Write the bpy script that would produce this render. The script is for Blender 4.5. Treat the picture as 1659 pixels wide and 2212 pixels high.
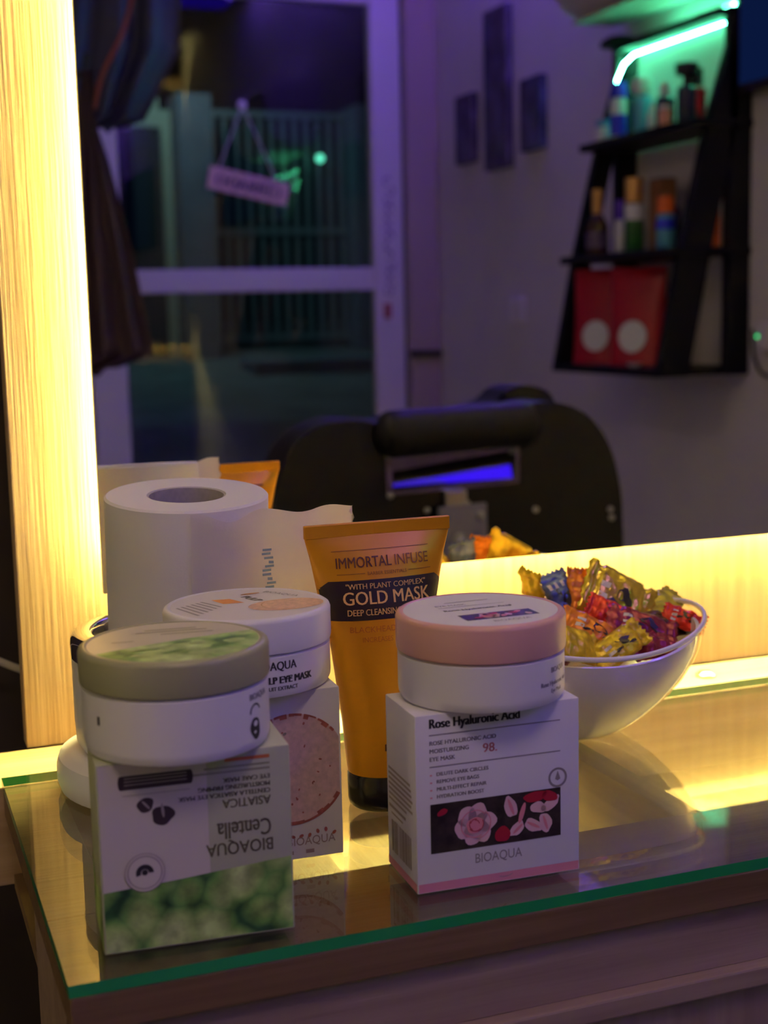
import bpy, bmesh, math, random
from mathutils import Vector, Matrix
PI = math.pi
sc = bpy.context.scene
COL = sc.collection
for o in list(bpy.data.objects): bpy.data.objects.remove(o)

# ------------------------------------------------------------------ camera
# world: x along the mirror wall, y into that wall, z up; z = 0 is the top of the glass sheet on the counter (0.85 m above the floor)
PITCH, ROLL, YAW, FPX = math.radians(8.1289), math.radians(-1.3061), math.radians(20.3898), 3013.2
fw = Vector((math.sin(YAW)*math.cos(PITCH), math.cos(YAW)*math.cos(PITCH), -math.sin(PITCH)))
rt = fw.cross(Vector((0, 0, 1))).normalized(); up = rt.cross(fw)
r2 = rt*math.cos(ROLL) + up*math.sin(ROLL); u2 = -rt*math.sin(ROLL) + up*math.cos(ROLL)
cd = bpy.data.cameras.new('camera'); cam = bpy.data.objects.new('camera', cd); COL.objects.link(cam)
M = Matrix.Identity(4)
for i in range(3):
    M[i][0], M[i][1], M[i][2] = r2[i], u2[i], -fw[i]
M.translation = Vector((0, -0.8324, 0.2540)); cam.matrix_world = M
cd.sensor_fit = 'HORIZONTAL'; cd.sensor_width = 36.0; cd.lens = FPX/1659*36.0
cd.clip_start = 0.05; cd.clip_end = 60
cd.dof.use_dof = True; cd.dof.focus_distance = 0.70; cd.dof.aperture_fstop = 12.0
sc.camera = cam

# ------------------------------------------------------------------ world, exposure
w = bpy.data.worlds.new('night'); sc.world = w; w.use_nodes = True
w.node_tree.nodes['Background'].inputs[0].default_value = (0.010, 0.014, 0.030, 1)
w.node_tree.nodes['Background'].inputs[1].default_value = 0.25
sc.view_settings.view_transform = 'Standard'; sc.view_settings.look = 'None'
sc.view_settings.exposure = 0.0; sc.view_settings.gamma = 1.0; sc.view_settings.use_curve_mapping = False
LED_WARM, LED_WARM_COL = 430.0, (1.0, 0.85, 0.29)      # strip behind the mirror
LED_VIOLET, LED_VIOLET_COL = 88.0, (0.22, 0.10, 1.0)  # strip along the ceiling above the canvas prints
LED_BLUE, LED_BLUE_COL = 1.25, (0.05, 0.01, 1.0)         # wide cove across the ceiling behind the chair
FILL_SIDE, FILL_SIDE_COL = 2.0, (1.0, 0.72, 0.36)      # added unseen warm fill tube left of the counter
FILL_ROOM, FILL_ROOM_COL = 10.0, (1.0, 0.72, 0.62)  # added unseen fill panel above and behind the camera
LED_GREEN, LED_GREEN_COL = 170.0, (0.10, 1.0, 0.46)    # strip in the wall shelf

# ------------------------------------------------------------------ materials
def nodes(m):
    m.use_nodes = True
    return m.node_tree.nodes, m.node_tree.links
def mat(name, col, rough=0.5, metal=0.0, spec=0.5, coat=0.0, noise=0.0, nscale=40.0, bump=0.0, sub=0.0):
    m = bpy.data.materials.new(name); N, L = nodes(m); b = N['Principled BSDF']
    b.inputs['Base Color'].default_value = (*col, 1); b.inputs['Roughness'].default_value = rough
    b.inputs['Metallic'].default_value = metal; b.inputs['Specular IOR Level'].default_value = spec
    b.inputs['Coat Weight'].default_value = coat
    if sub:
        b.inputs['Subsurface Weight'].default_value = sub; b.inputs['Subsurface Radius'].default_value = (0.004, 0.003, 0.002)
    if noise or bump:
        tc = N.new('ShaderNodeTexCoord'); nz = N.new('ShaderNodeTexNoise'); nz.inputs['Scale'].default_value = nscale
        nz.inputs['Detail'].default_value = 4; L.new(tc.outputs['Object'], nz.inputs['Vector'])
        if noise:
            r = N.new('ShaderNodeValToRGB')
            r.color_ramp.elements[0].position = 0.3; r.color_ramp.elements[1].position = 0.7
            r.color_ramp.elements[0].color = (*[c*(1-noise) for c in col], 1); r.color_ramp.elements[1].color = (*[min(1, c*(1+noise)) for c in col], 1)
            L.new(nz.outputs['Fac'], r.inputs[0]); L.new(r.outputs[0], b.inputs['Base Color'])
        if bump:
            bp = N.new('ShaderNodeBump'); bp.inputs['Strength'].default_value = bump; bp.inputs['Distance'].default_value = 0.002
            L.new(nz.outputs['Fac'], bp.inputs['Height']); L.new(bp.outputs[0], b.inputs['Normal'])
    return m
def emis(name, col, strength):
    m = bpy.data.materials.new(name); N, L = nodes(m); N.remove(N['Principled BSDF'])
    e = N.new('ShaderNodeEmission'); e.inputs[0].default_value = (*col, 1); e.inputs[1].default_value = strength
    L.new(e.outputs[0], N['Material Output'].inputs[0]); return m
def wood(name, c0, c1, axis, rough=0.45, bump=0.25, fine=1.0):
    """laminate with a grain that runs along axis"""
    m = bpy.data.materials.new(name); N, L = nodes(m); b = N['Principled BSDF']; b.inputs['Roughness'].default_value = rough
    tc = N.new('ShaderNodeTexCoord')
    def noise(across, along, detail, dist):
        mp = N.new('ShaderNodeMapping'); s = [across]*3; s['xyz'.index(axis)] = along; mp.inputs['Scale'].default_value = s
        L.new(tc.outputs['Object'], mp.inputs[0]); n = N.new('ShaderNodeTexNoise'); n.inputs['Scale'].default_value = 1
        n.inputs['Detail'].default_value = detail; n.inputs['Distortion'].default_value = dist; L.new(mp.outputs[0], n.inputs['Vector']); return n
    a = noise(150*fine, 6, 5, 0.3); c = noise(28*fine, 2.5, 3, 1.2); d = noise(420*fine, 14, 2, 0.0)
    mx = N.new('ShaderNodeMix'); mx.data_type = 'FLOAT'; mx.inputs[0].default_value = 0.5
    L.new(a.outputs['Fac'], mx.inputs[2]); L.new(c.outputs['Fac'], mx.inputs[3])
    r = N.new('ShaderNodeValToRGB'); r.color_ramp.elements[0].position = 0.36; r.color_ramp.elements[1].position = 0.64
    r.color_ramp.elements[0].color = (*c0, 1); r.color_ramp.elements[1].color = (*c1, 1)
    L.new(mx.outputs[0], r.inputs[0]); L.new(r.outputs[0], b.inputs['Base Color'])
    bp = N.new('ShaderNodeBump'); bp.inputs['Strength'].default_value = bump; bp.inputs['Distance'].default_value = 0.0012
    L.new(d.outputs['Fac'], bp.inputs['Height']); L.new(bp.outputs[0], b.inputs['Normal'])
    return m
def glassy(name, tint=(0.94, 0.97, 0.95), rough=0.0, ior=1.5, gloss=1.0):
    """thin sheet glass: Fresnel mix of a mirror reflection and a tinted straight-through view"""
    m = bpy.data.materials.new(name); N, L = nodes(m); N.remove(N['Principled BSDF'])
    fr = N.new('ShaderNodeFresnel'); ge = N.new('ShaderNodeNewGeometry'); mr = N.new('ShaderNodeMapRange')   # the sheet reflects alike from both sides
    mr.inputs[3].default_value = ior; mr.inputs[4].default_value = 1/ior; L.new(ge.outputs['Backfacing'], mr.inputs[0]); L.new(mr.outputs[0], fr.inputs[0])
    t = N.new('ShaderNodeBsdfTransparent'); t.inputs[0].default_value = (*tint, 1)
    g = N.new('ShaderNodeBsdfGlossy'); g.inputs['Roughness'].default_value = rough; g.inputs[0].default_value = (gloss, gloss, gloss, 1)
    mx = N.new('ShaderNodeMixShader'); L.new(fr.outputs[0], mx.inputs[0]); L.new(t.outputs[0], mx.inputs[1]); L.new(g.outputs[0], mx.inputs[2])
    L.new(mx.outputs[0], N['Material Output'].inputs[0]); return m
def paper_tissue(name):
    m = bpy.data.materials.new(name); N, L = nodes(m); N.remove(N['Principled BSDF'])
    d = N.new('ShaderNodeBsdfDiffuse'); d.inputs[0].default_value = (0.86, 0.84, 0.82, 1)
    t = N.new('ShaderNodeBsdfTranslucent'); t.inputs[0].default_value = (0.86, 0.82, 0.76, 1)
    mx = N.new('ShaderNodeMixShader'); mx.inputs[0].default_value = 0.55
    tc = N.new('ShaderNodeTexCoord'); nz = N.new('ShaderNodeTexNoise'); nz.inputs['Scale'].default_value = 900; L.new(tc.outputs['Object'], nz.inputs['Vector'])
    bp = N.new('ShaderNodeBump'); bp.inputs['Strength'].default_value = 0.25; bp.inputs['Distance'].default_value = 0.0006
    L.new(nz.outputs['Fac'], bp.inputs['Height']); L.new(bp.outputs[0], d.inputs['Normal'])
    L.new(d.outputs[0], mx.inputs[1]); L.new(t.outputs[0], mx.inputs[2]); L.new(mx.outputs[0], N['Material Output'].inputs[0]); return m

OAK0, OAK1 = (0.42, 0.28, 0.145), (0.60, 0.43, 0.245)
M_oak_z = wood('oak_laminate_upright', OAK0, OAK1, 'z')
M_oak_x = wood('oak_laminate_lengthwise', OAK0, OAK1, 'x')
M_oak_y = wood('oak_laminate_crosswise', OAK0, OAK1, 'y')
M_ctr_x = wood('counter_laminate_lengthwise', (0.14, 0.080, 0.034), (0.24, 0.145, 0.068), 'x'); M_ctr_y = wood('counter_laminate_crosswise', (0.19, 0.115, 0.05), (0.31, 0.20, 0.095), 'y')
M_oak_front = wood('oak_laminate_front', (0.27, 0.18, 0.13), (0.40, 0.29, 0.21), 'x', fine=0.7)
M_oak_door = wood('oak_laminate_door', (0.27, 0.18, 0.13), (0.40, 0.29, 0.21), 'z', fine=0.7)
M_glass = glassy('counter_glass', (0.93, 0.965, 0.94), ior=1.72); M_glass_edge = mat('green_glass_edge', (0.02, 0.33, 0.095), 0.12, spec=0.8)
M_pane = glassy('door_glass', (0.86, 0.90, 0.92))
M_mirror = mat('silvered_mirror', (0.90, 0.91, 0.91), 0.0, 1.0)
M_mirror_back = mat('mirror_backing', (0.55, 0.55, 0.52), 0.6)
M_led_warm = emis('warm_led', LED_WARM_COL, LED_WARM); M_led_violet = emis('violet_led', LED_VIOLET_COL, LED_VIOLET)
M_led_blue = emis('blue_led', LED_BLUE_COL, LED_BLUE)
M_led_green = emis('green_led', LED_GREEN_COL, LED_GREEN); M_fill = emis('fill_diffuser', FILL_ROOM_COL, FILL_ROOM)
M_white = mat('white_card', (0.80, 0.79, 0.80), 0.55); M_white_pl = mat('white_plastic', (0.84, 0.83, 0.84), 0.32, spec=0.5, sub=0.05)
M_pink_pl = mat('dusty_pink_plastic', (0.72, 0.40, 0.32), 0.34); M_sage_pl = mat('sage_green_plastic', (0.36, 0.36, 0.20), 0.36)
M_pink_pr = mat('pink_print', (0.68, 0.26, 0.32), 0.5); M_ink = mat('black_print', (0.03, 0.025, 0.035), 0.5); M_grey_ink = mat('grey_print', (0.30, 0.27, 0.28), 0.5)
M_rose_ink = mat('rose_print', (0.80, 0.28, 0.32), 0.5); M_lightpink = mat('pale_pink_print', (0.82, 0.52, 0.54), 0.5)
M_deepred = mat('deep_red_print', (0.46, 0.015, 0.04), 0.5); M_darkpic = mat('dark_print', (0.035, 0.022, 0.018), 0.5, noise=0.6, nscale=220)
M_green_face = mat('celadon_card', (0.50, 0.53, 0.34), 0.5); M_taupe_face = mat('pale_card', (0.66, 0.62, 0.54), 0.5)
M_gr_d = mat('dark_green_print', (0.012, 0.045, 0.014), 0.45, noise=0.5, nscale=120); M_gr_m = mat('mid_green_print', (0.11, 0.24, 0.05), 0.45, noise=0.35, nscale=160)
M_gr_l = mat('light_green_print', (0.36, 0.50, 0.16), 0.45, noise=0.25, nscale=180); M_gr_h = mat('pale_green_print', (0.56, 0.64, 0.32), 0.45)
def leaf_print(name, scale):
    m = bpy.data.materials.new(name); N, L = nodes(m); b = N['Principled BSDF']; b.inputs['Roughness'].default_value = 0.45
    tc = N.new('ShaderNodeTexCoord'); nz = N.new('ShaderNodeTexNoise'); nz.inputs['Scale'].default_value = scale*0.6; nz.inputs['Detail'].default_value = 2
    L.new(tc.outputs['Object'], nz.inputs['Vector']); ad = N.new('ShaderNodeMixRGB'); ad.blend_type = 'LINEAR_LIGHT'; ad.inputs[0].default_value = 0.006
    L.new(tc.outputs['Object'], ad.inputs[1]); L.new(nz.outputs['Color'], ad.inputs[2])
    vo = N.new('ShaderNodeTexVoronoi'); vo.inputs['Scale'].default_value = scale; vo.inputs['Randomness'].default_value = 0.85; L.new(ad.outputs[0], vo.inputs['Vector'])
    r = N.new('ShaderNodeValToRGB'); E_ = r.color_ramp.elements; E_[0].position = 0.15; E_[0].color = (0.46, 0.60, 0.22, 1); E_[1].position = 0.98; E_[1].color = (0.008, 0.030, 0.010, 1)
    for p_, c_ in ((0.50, (0.34, 0.50, 0.14, 1)), (0.68, (0.15, 0.33, 0.07, 1)), (0.82, (0.03, 0.11, 0.035, 1))): e_ = E_.new(p_); e_.color = c_
    L.new(vo.outputs['Distance'], r.inputs[0])
    n2 = N.new('ShaderNodeTexNoise'); n2.inputs['Scale'].default_value = scale*2.2; n2.inputs['Detail'].default_value = 3; L.new(tc.outputs['Object'], n2.inputs['Vector'])
    mr = N.new('ShaderNodeMapRange'); mr.inputs[1].default_value = 0.3; mr.inputs[2].default_value = 0.7; mr.inputs[3].default_value = 0.65; mr.inputs[4].default_value = 1.45; L.new(n2.outputs['Fac'], mr.inputs[0])
    mx = N.new('ShaderNodeMixRGB'); mx.blend_type = 'MULTIPLY'; mx.inputs[0].default_value = 1; L.new(r.outputs[0], mx.inputs[1]); L.new(mr.outputs[0], mx.inputs[2]); L.new(mx.outputs[0], b.inputs['Base Color']); return m
M_leaves = leaf_print('leaf_photo_print', 62); M_leaves_lid = leaf_print('leaf_lid_print', 58)
M_orange_pr = mat('orange_print', (0.85, 0.36, 0.08), 0.5); M_peach = mat('peach_print', (0.80, 0.52, 0.30), 0.5, noise=0.15, nscale=500)
M_salmon = mat('salmon_print', (0.72, 0.50, 0.46), 0.5, noise=0.12, nscale=420); M_brick = mat('brick_red_print', (0.42, 0.12, 0.09), 0.5, noise=0.3, nscale=300)
M_gold = mat('gold_tube', (0.80, 0.36, 0.008), 0.30, metal=0.25, spec=0.6); M_brown_lab = mat('dark_brown_label', (0.028, 0.012, 0.012), 0.4)
M_gold_ink = mat('pale_gold_ink', (0.85, 0.52, 0.16), 0.45); M_brown_ink = mat('brown_ink', (0.13, 0.04, 0.01), 0.45); M_rust_ink = mat('rust_ink', (0.55, 0.16, 0.01), 0.45)
M_black_gl = mat('black_gloss_plastic', (0.010, 0.009, 0.009), 0.18); M_black = mat('black_matt', (0.014, 0.012, 0.014), 0.55)
M_tissue = paper_tissue('tissue_paper'); M_card = mat('grey_cardboard', (0.46, 0.42, 0.42), 0.8, noise=0.1, nscale=300); M_blue_ink = mat('blue_print', (0.30, 0.42, 0.55), 0.6)
M_rollside = mat('rolled_paper', (0.84, 0.82, 0.80), 0.85, bump=0.06, nscale=900, sub=0.4)
M_rollside.node_tree.nodes['Principled BSDF'].inputs['Subsurface Radius'].default_value = (0.02, 0.016, 0.010)
M_chrome = mat('chrome', (0.86, 0.86, 0.88), 0.06, 1.0); M_steel = mat('brushed_steel', (0.5, 0.5, 0.52), 0.3, 1.0)
M_bowl = mat('white_glazed_bowl', (0.86, 0.84, 0.84), 0.16, coat=0.3); M_clear = glassy('clear_acrylic', (0.97, 0.97, 0.96))
M_vinyl = mat('black_vinyl', (0.005, 0.0045, 0.005), 0.5, spec=0.3, bump=0.15, nscale=900); M_vinyl2 = mat('black_vinyl_piping', (0.02, 0.018, 0.018), 0.4)
M_plate = mat('grey_steel_plate', (0.26, 0.26, 0.42), 0.4, 0.5)
M_wall = mat('white_wall_paint', (0.70, 0.66, 0.66), 0.7, noise=0.03, nscale=6); M_wall_dark = mat('dark_wall_paint', (0.05, 0.035, 0.03), 0.75)
M_frame = mat('white_door_paint', (0.74, 0.70, 0.70), 0.4); M_jamb = mat('beige_jamb', (0.42, 0.33, 0.29), 0.6); M_floor = mat('grey_floor_tile', (0.16, 0.15, 0.15), 0.25, noise=0.1, nscale=12)
M_ceiling = mat('ceiling_paint', (0.62, 0.60, 0.62), 0.8)
M_shelf = mat('black_lacquer', (0.004, 0.004, 0.005), 0.5, spec=0.25); M_canvas = mat('dark_canvas', (0.10, 0.075, 0.13), 0.6, noise=0.6, nscale=14); M_canvas2 = mat('navy_canvas', (0.07, 0.07, 0.16), 0.6, noise=0.6, nscale=12)
M_cape = mat('plum_cape', (0.060, 0.032, 0.046), 0.55); M_cape2 = mat('navy_cape', (0.022, 0.022, 0.075), 0.6)
M_concrete = mat('pale_concrete', (0.17, 0.18, 0.18), 0.85, noise=0.3, nscale=5); M_render = mat('beige_render', (0.48, 0.44, 0.33), 0.85, noise=0.08, nscale=6)
M_iron = mat('dark_iron', (0.34, 0.38, 0.40), 0.5, 0.3); M_pillar = mat('grey_blue_pillar', (0.16, 0.18, 0.24), 0.8, noise=0.1, nscale=8); M_night = mat('dark_backdrop_wall', (0.03, 0.03, 0.035), 0.9)

# ------------------------------------------------------------------ builders
def V(*a): return Vector(a)
def link(o, parent=None):
    COL.objects.link(o)
    if parent is not None: o.parent = parent
    return o
def obj(name, bm, m, parent=None, smooth=False, loc=(0, 0, 0), rot=(0, 0, 0), auto=None):
    me = bpy.data.meshes.new(name); bmesh.ops.recalc_face_normals(bm, faces=bm.faces[:]); bm.to_mesh(me); bm.free()
    for mm in (m if isinstance(m, (list, tuple)) else [m]): me.materials.append(mm)
    if smooth:
        for p in me.polygons: p.use_smooth = True
        if auto is not None: me.set_sharp_from_angle(angle=math.radians(auto))
    o = bpy.data.objects.new(name, me); o.location = loc; o.rotation_euler = rot
    return link(o, parent)
def tag(o, label=None, cat=None, group=None, kind=None):
    if label: o['label'] = label
    if cat: o['category'] = cat
    if group: o['group'] = group
    if kind: o['kind'] = kind
    return o
def thing(name, label, cat, loc=(0, 0, 0), rotz=0.0, group=None):
    o = bpy.data.objects.new(name, None); o.empty_display_size = 0.02; COL.objects.link(o)
    o.location = loc; o.rotation_euler = (0, 0, rotz); return tag(o, label, cat, group)
def struct(name, bm, m, parent=None, **k):
    o = obj(name, bm, m, parent, **k)
    if parent is None: o['kind'] = 'structure'
    return o
def bx(bm, x0, x1, y0, y1, z0, z1, bev=0.0, seg=2):
    r = bmesh.ops.create_cube(bm, size=1.0)
    bmesh.ops.scale(bm, vec=(x1-x0, y1-y0, z1-z0), verts=r['verts']); bmesh.ops.translate(bm, vec=((x0+x1)/2, (y0+y1)/2, (z0+z1)/2), verts=r['verts'])
    if bev:
        es = list({e for v in r['verts'] for e in v.link_edges}); bmesh.ops.bevel(bm, geom=es, offset=bev, segments=seg, profile=0.5, affect='EDGES')
    return bm
def box(*a, **k): return bx(bmesh.new(), *a, **k)
def lathe(prof, n=64, bm=None, cap=True, sx=1.0, sy=1.0, c=(0, 0)):
    """prof: (radius, z) from bottom to top"""
    bm = bm or bmesh.new(); rings = []
    for r, z in prof:
        if r < 1e-6: rings.append([bm.verts.new((c[0], c[1], z))])
        else: rings.append([bm.verts.new((c[0]+r*sx*math.cos(2*PI*i/n), c[1]+r*sy*math.sin(2*PI*i/n), z)) for i in range(n)])
    for a, b in zip(rings, rings[1:]):
        if len(a) == 1 and len(b) == 1: continue
        for i in range(n):
            j = (i+1) % n
            if len(a) == 1: bm.faces.new((a[0], b[j], b[i]))
            elif len(b) == 1: bm.faces.new((a[i], a[j], b[0]))
            else: bm.faces.new((a[i], a[j], b[j], b[i]))
    if cap:
        if len(rings[0]) > 1: bm.faces.new(rings[0][::-1])
        if len(rings[-1]) > 1: bm.faces.new(rings[-1])
    return bm
def tube(path, r, n=10, bm=None, closed=False):
    bm = bm or bmesh.new(); P = [Vector(p) for p in path]; rings = []
    for i, p in enumerate(P):
        a = P[i-1] if (i or closed) else p; b = P[(i+1) % len(P)] if (i < len(P)-1 or closed) else p
        t = (b-a).normalized(); s = t.cross(Vector((0, 0, 1)))
        if s.length < 1e-3: s = t.cross(Vector((0, 1, 0)))
        s.normalize(); q = t.cross(s); rr = r[i] if isinstance(r, (list, tuple)) else r
        rings.append([bm.verts.new(p+(s*math.cos(2*PI*k/n)+q*math.sin(2*PI*k/n))*rr) for k in range(n)])
    m = len(rings)
    for i in range(m if closed else m-1):
        A, B = rings[i], rings[(i+1) % m]
        for k in range(n): bm.faces.new((A[k], A[(k+1) % n], B[(k+1) % n], B[k]))
    if not closed: bm.faces.new(rings[0][::-1]); bm.faces.new(rings[-1])
    return bm
def prism(outline, holes, t0, t1, place, bm=None):
    """flat outline (with holes) given thickness; place(u, v, t) -> point"""
    bm = bm or bmesh.new(); loops = [outline]+holes; layers = []
    for t in (t0, t1):
        es, vs = [], []
        for lp in loops:
            v = [bm.verts.new(place(u, w_, t)) for u, w_ in lp]; vs.append(v)
            es += [bm.edges.new((v[i], v[(i+1) % len(v)])) for i in range(len(v))]
        bmesh.ops.triangle_fill(bm, use_beauty=True, use_dissolve=False, edges=es); layers.append(vs)
    for a, b in zip(*layers):
        for i in range(len(a)):
            j = (i+1) % len(a); bm.faces.new((a[i], a[j], b[j], b[i]))
    return bm
def catmull(pts, k=6, closed=False):
    out = []; n = len(pts)
    for i in range(n if closed else n-1):
        p0 = pts[(i-1) % n] if (closed or i) else pts[0]; p1 = pts[i]; p2 = pts[(i+1) % n]; p3 = pts[(i+2) % n] if (closed or i+2 < n) else pts[-1]
        for s in range(k):
            t = s/k
            out.append(tuple(0.5*((2*b)+(-a+c)*t+(2*a-5*b+4*c-d)*t*t+(-a+3*b-3*c+d)*t**3) for a, b, c, d in zip(p0, p1, p2, p3)))
    if not closed: out.append(tuple(pts[-1]))
    return out

# flat print: 2-D shapes laid on a surface by a map (u, v, lift) -> point
class Print:
    def __init__(s): s.v, s.f = [], []
    def add(s, pts, faces):
        n = len(s.v); s.v += pts; s.f += [[i+n for i in f] for f in faces]; return s
    def poly(s, pts): return s.add(list(pts), [list(range(len(pts)))])
    def rect(s, u0, v0, u1, v1, nu=1, nv=1):
        P = [(u0+(u1-u0)*i/nu, v0+(v1-v0)*j/nv) for j in range(nv+1) for i in range(nu+1)]
        return s.add(P, [[j*(nu+1)+i, j*(nu+1)+i+1, (j+1)*(nu+1)+i+1, (j+1)*(nu+1)+i] for j in range(nv) for i in range(nu)])
    def disc(s, cu, cv, a, b=None, rot=0.0, n=28, wob=0.0, seed=0):
        b = b or a; rnd = random.Random(seed); ph = rnd.random()*6
        P = []
        for i in range(n):
            t = 2*PI*i/n; k = 1+wob*math.sin(3*t+ph)+wob*0.6*math.sin(5*t+2*ph); x, y = a*k*math.cos(t), b*k*math.sin(t)
            P.append((cu+x*math.cos(rot)-y*math.sin(rot), cv+x*math.sin(rot)+y*math.cos(rot)))
        return s.poly(P)
    def ring(s, cu, cv, r0, r1, n=36, a0=0.0, a1=2*PI):
        P = [(cu+r*math.cos(a0+(a1-a0)*i/n), cv+r*math.sin(a0+(a1-a0)*i/n)) for i in range(n+1) for r in (r0, r1)]
        return s.add(P, [[2*i, 2*i+1, 2*i+3, 2*i+2] for i in range(n)])
    def text(s, body, u, v, size, bold=0.0, align='LEFT', sx=1.0, rot=0.0, shear=0.0):
        cu = bpy.data.curves.new('lettering', 'FONT'); cu.body = body; cu.size = size; cu.align_x = align; cu.resolution_u = 3; cu.shear = shear
        o = bpy.data.objects.new('lettering', cu); me = bpy.data.meshes.new_from_object(o)
        P = [(a.co.x*sx, a.co.y) for a in me.vertices]; c, n = math.cos(rot), math.sin(rot)
        for k in ((-1, 0, 1) if bold > 0 else (0,)):
            s.add([(u+(x+k*bold*1.3)*c-y*n, v+(x+k*bold*1.3)*n+y*c) for x, y in P], [list(p.vertices) for p in me.polygons])
        bpy.data.objects.remove(o); bpy.data.curves.remove(cu); bpy.data.meshes.remove(me); return s
    def out(s, name, m, parent, fn, lift=0.00012, clip=None):
        bm = bmesh.new(); vs = [bm.verts.new(fn(u, v, lift)) for u, v in s.v]
        for f in s.f:
            try: bm.faces.new([vs[i] for i in f])
            except ValueError: pass
        me = bpy.data.meshes.new(name); bm.to_mesh(me); bm.free(); me.materials.append(m)
        return link(bpy.data.objects.new(name, me), parent)

# ------------------------------------------------------------------ the setting: room behind the photographer (seen only in the mirror)
MY = -0.0149                       # front of the mirror
def RY(virtual): return 2*MY - virtual   # depth behind the mirror -> real depth in the room
FLOOR, CEIL, WX, FARY = -0.85, 1.78, 1.858, RY(3.6)
struct('floor', box(-1.6, WX+0.1, FARY-0.1, 0.5, FLOOR-0.1, FLOOR), M_floor)
struct('ceiling', box(-1.6, WX+0.1, FARY-0.1, 0.5, CEIL, CEIL+0.1), M_ceiling)
struct('wall_right', box(WX, WX+0.1, FARY-0.1, 0.5, FLOOR, CEIL), M_wall)
struct('wall_left', box(-1.7, -1.6, FARY-0.1, 0.5, FLOOR, CEIL), M_wall)
struct('wall_front', box(-1.6, WX, 0.13, 0.23, FLOOR, CEIL), M_wall_dark)
DX0, DX1, DTOP = 0.66, 1.77, 1.36
bm = bmesh.new(); bx(bm, -1.6, DX0, FARY-0.1, FARY, FLOOR, CEIL); bx(bm, DX0, WX, FARY-0.1, FARY, DTOP, CEIL); bx(bm, DX1+0.0, WX, FARY-0.1, FARY, FLOOR, DTOP)
struct('wall_back', bm, M_jamb)
# glazed door
d = bpy.data.objects.new('door_1', None); COL.objects.link(d); d.location = (0, FARY, 0); tag(d, kind='structure')
for a, b in ((0.685, 0.795), (1.634, 1.740)):
    obj('stile', box(a, b, -0.045, 0.0, FLOOR+0.01, 1.33, bev=0.004), M_frame, d)
for a, b in ((0.330, 0.405), (1.25, 1.33), (FLOOR+0.01, FLOOR+0.16)):
    obj('rail', box(0.795, 1.634, -0.042, -0.003, a, b, bev=0.004), M_frame, d)
for a, b in ((0.405, 1.25), (FLOOR+0.16, 0.330)):
    obj('pane', box(0.795, 1.634, -0.026, -0.020, a, b), M_pane, d)
obj('lock_plate', box(1.664, 1.690, 0.0, 0.006, 0.235, 0.285, bev=0.002), M_brick, d)
pr = Print(); rnd = random.Random(6)     # a line of violet script too blurred to read
for i in range(13):
    a = rnd.uniform(0, 6); pr.ring(0.026+rnd.uniform(-0.006, 0.006), -0.015-i*0.030, 0.011, 0.0155, 16, a, a+rnd.uniform(3.2, 5.2))
pr.out('script_sticker', mat('violet_sticker', (0.20, 0.10, 0.30), 0.5), d, lambda u, v, e: V(1.715-u, 0.0006+e, 0.70+v))
struct('trim_1', box(1.745, 1.858, FARY, FARY+0.03, FLOOR, 1.40, bev=0.004), M_jamb)
tag(obj('wall_bracket', box(1.742, 1.856, FARY+0.03, FARY+0.045, 0.105, 0.125, bev=0.003), M_black), 'dark thin bar across the beige jamb beside the glass door', 'bracket')
# sign hung on the door glass: CERRADO
s = thing('hanging_sign', 'tilted pale pink sign lettered CERRADO hung on two cords inside the glass door', 'sign', (1.201, FARY+0.03, 0.663))
obj('board', box(-0.133, 0.133, -0.004, 0.004, -0.036, 0.036, bev=0.002), mat('pink_sign_board', (0.72, 0.46, 0.42), 0.5), s, rot=(0, math.radians(12), 0))
pr = Print(); pr.text('CERRADO', 0, -0.0175, 0.048, bold=0.0012, align='CENTER', sx=0.98)
t_ = pr.out('lettering', mat('violet_sign_ink', (0.10, 0.08, 0.20), 0.5), s, lambda u, v, e: V(-u, 0.0045+e, v)); t_.rotation_euler = (0, math.radians(12), 0)
bm = bmesh.new(); tube([(-0.01, 0, 0.248), (-0.095, 0, 0.055)], 0.0022, 6, bm); tube([(-0.01, 0, 0.248), (0.095, 0, 0.015)], 0.0022, 6, bm); obj('cord', bm, M_frame, s)
obj('suction_hook', lathe([(0.0, 0), (0.016, 0.001), (0.014, 0.005), (0.006, 0.008), (0.0, 0.009)], 16), M_frame, s, loc=(-0.01, -0.006, 0.25), rot=(-PI/2, 0, 0))

# yard outside the door
def OY(v): return RY(v)
bm = bmesh.new()
for (a, za), (b, zb) in (((3.75, FLOOR), (4.6, -0.17)), ((4.6, -0.17), (7.2, 0.085)), ((7.2, 0.085), (12, 0.20))):
    q = [bm.verts.new(p) for p in ((-0.5, OY(a), za), (5.5, OY(a), za), (5.5, OY(b), zb), (-0.5, OY(b), zb))]; bm.faces.new(q)
struct('ground', bm, M_concrete)
bm = bmesh.new(); bx(bm, -0.5, 1.30, OY(6.95), OY(6.8), -0.2, 2.2); bx(bm, 1.60, 1.66, OY(6.95), OY(6.8), -0.2, 1.36); bx(bm, 1.30, 1.60, OY(6.95), OY(6.8), 1.27, 1.42)
struct('wall_yard', bm, M_render)
tag(obj('yard_door', box(1.44, 1.595, OY(6.79), OY(6.76), -0.12, 1.26), M_night), 'dark door standing in the pale lit yard doorway', 'door')
tag(obj('yard_pillar', box(1.66, 1.84, OY(6.85), OY(6.6), -0.2, 1.42), M_pillar), 'grey blue square pillar between lit doorway and barred gate', 'pillar')
tag(obj('gate_pillar', box(2.72, 2.98, OY(7.1), OY(6.8), -0.1, 1.42), M_pillar), 'blue grey square pillar on the far side of the barred gate', 'pillar')
g = thing('barred_gate', 'dark iron gate of upright bars standing across the yard', 'gate', (1.84, OY(7.0), 0.09))
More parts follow.
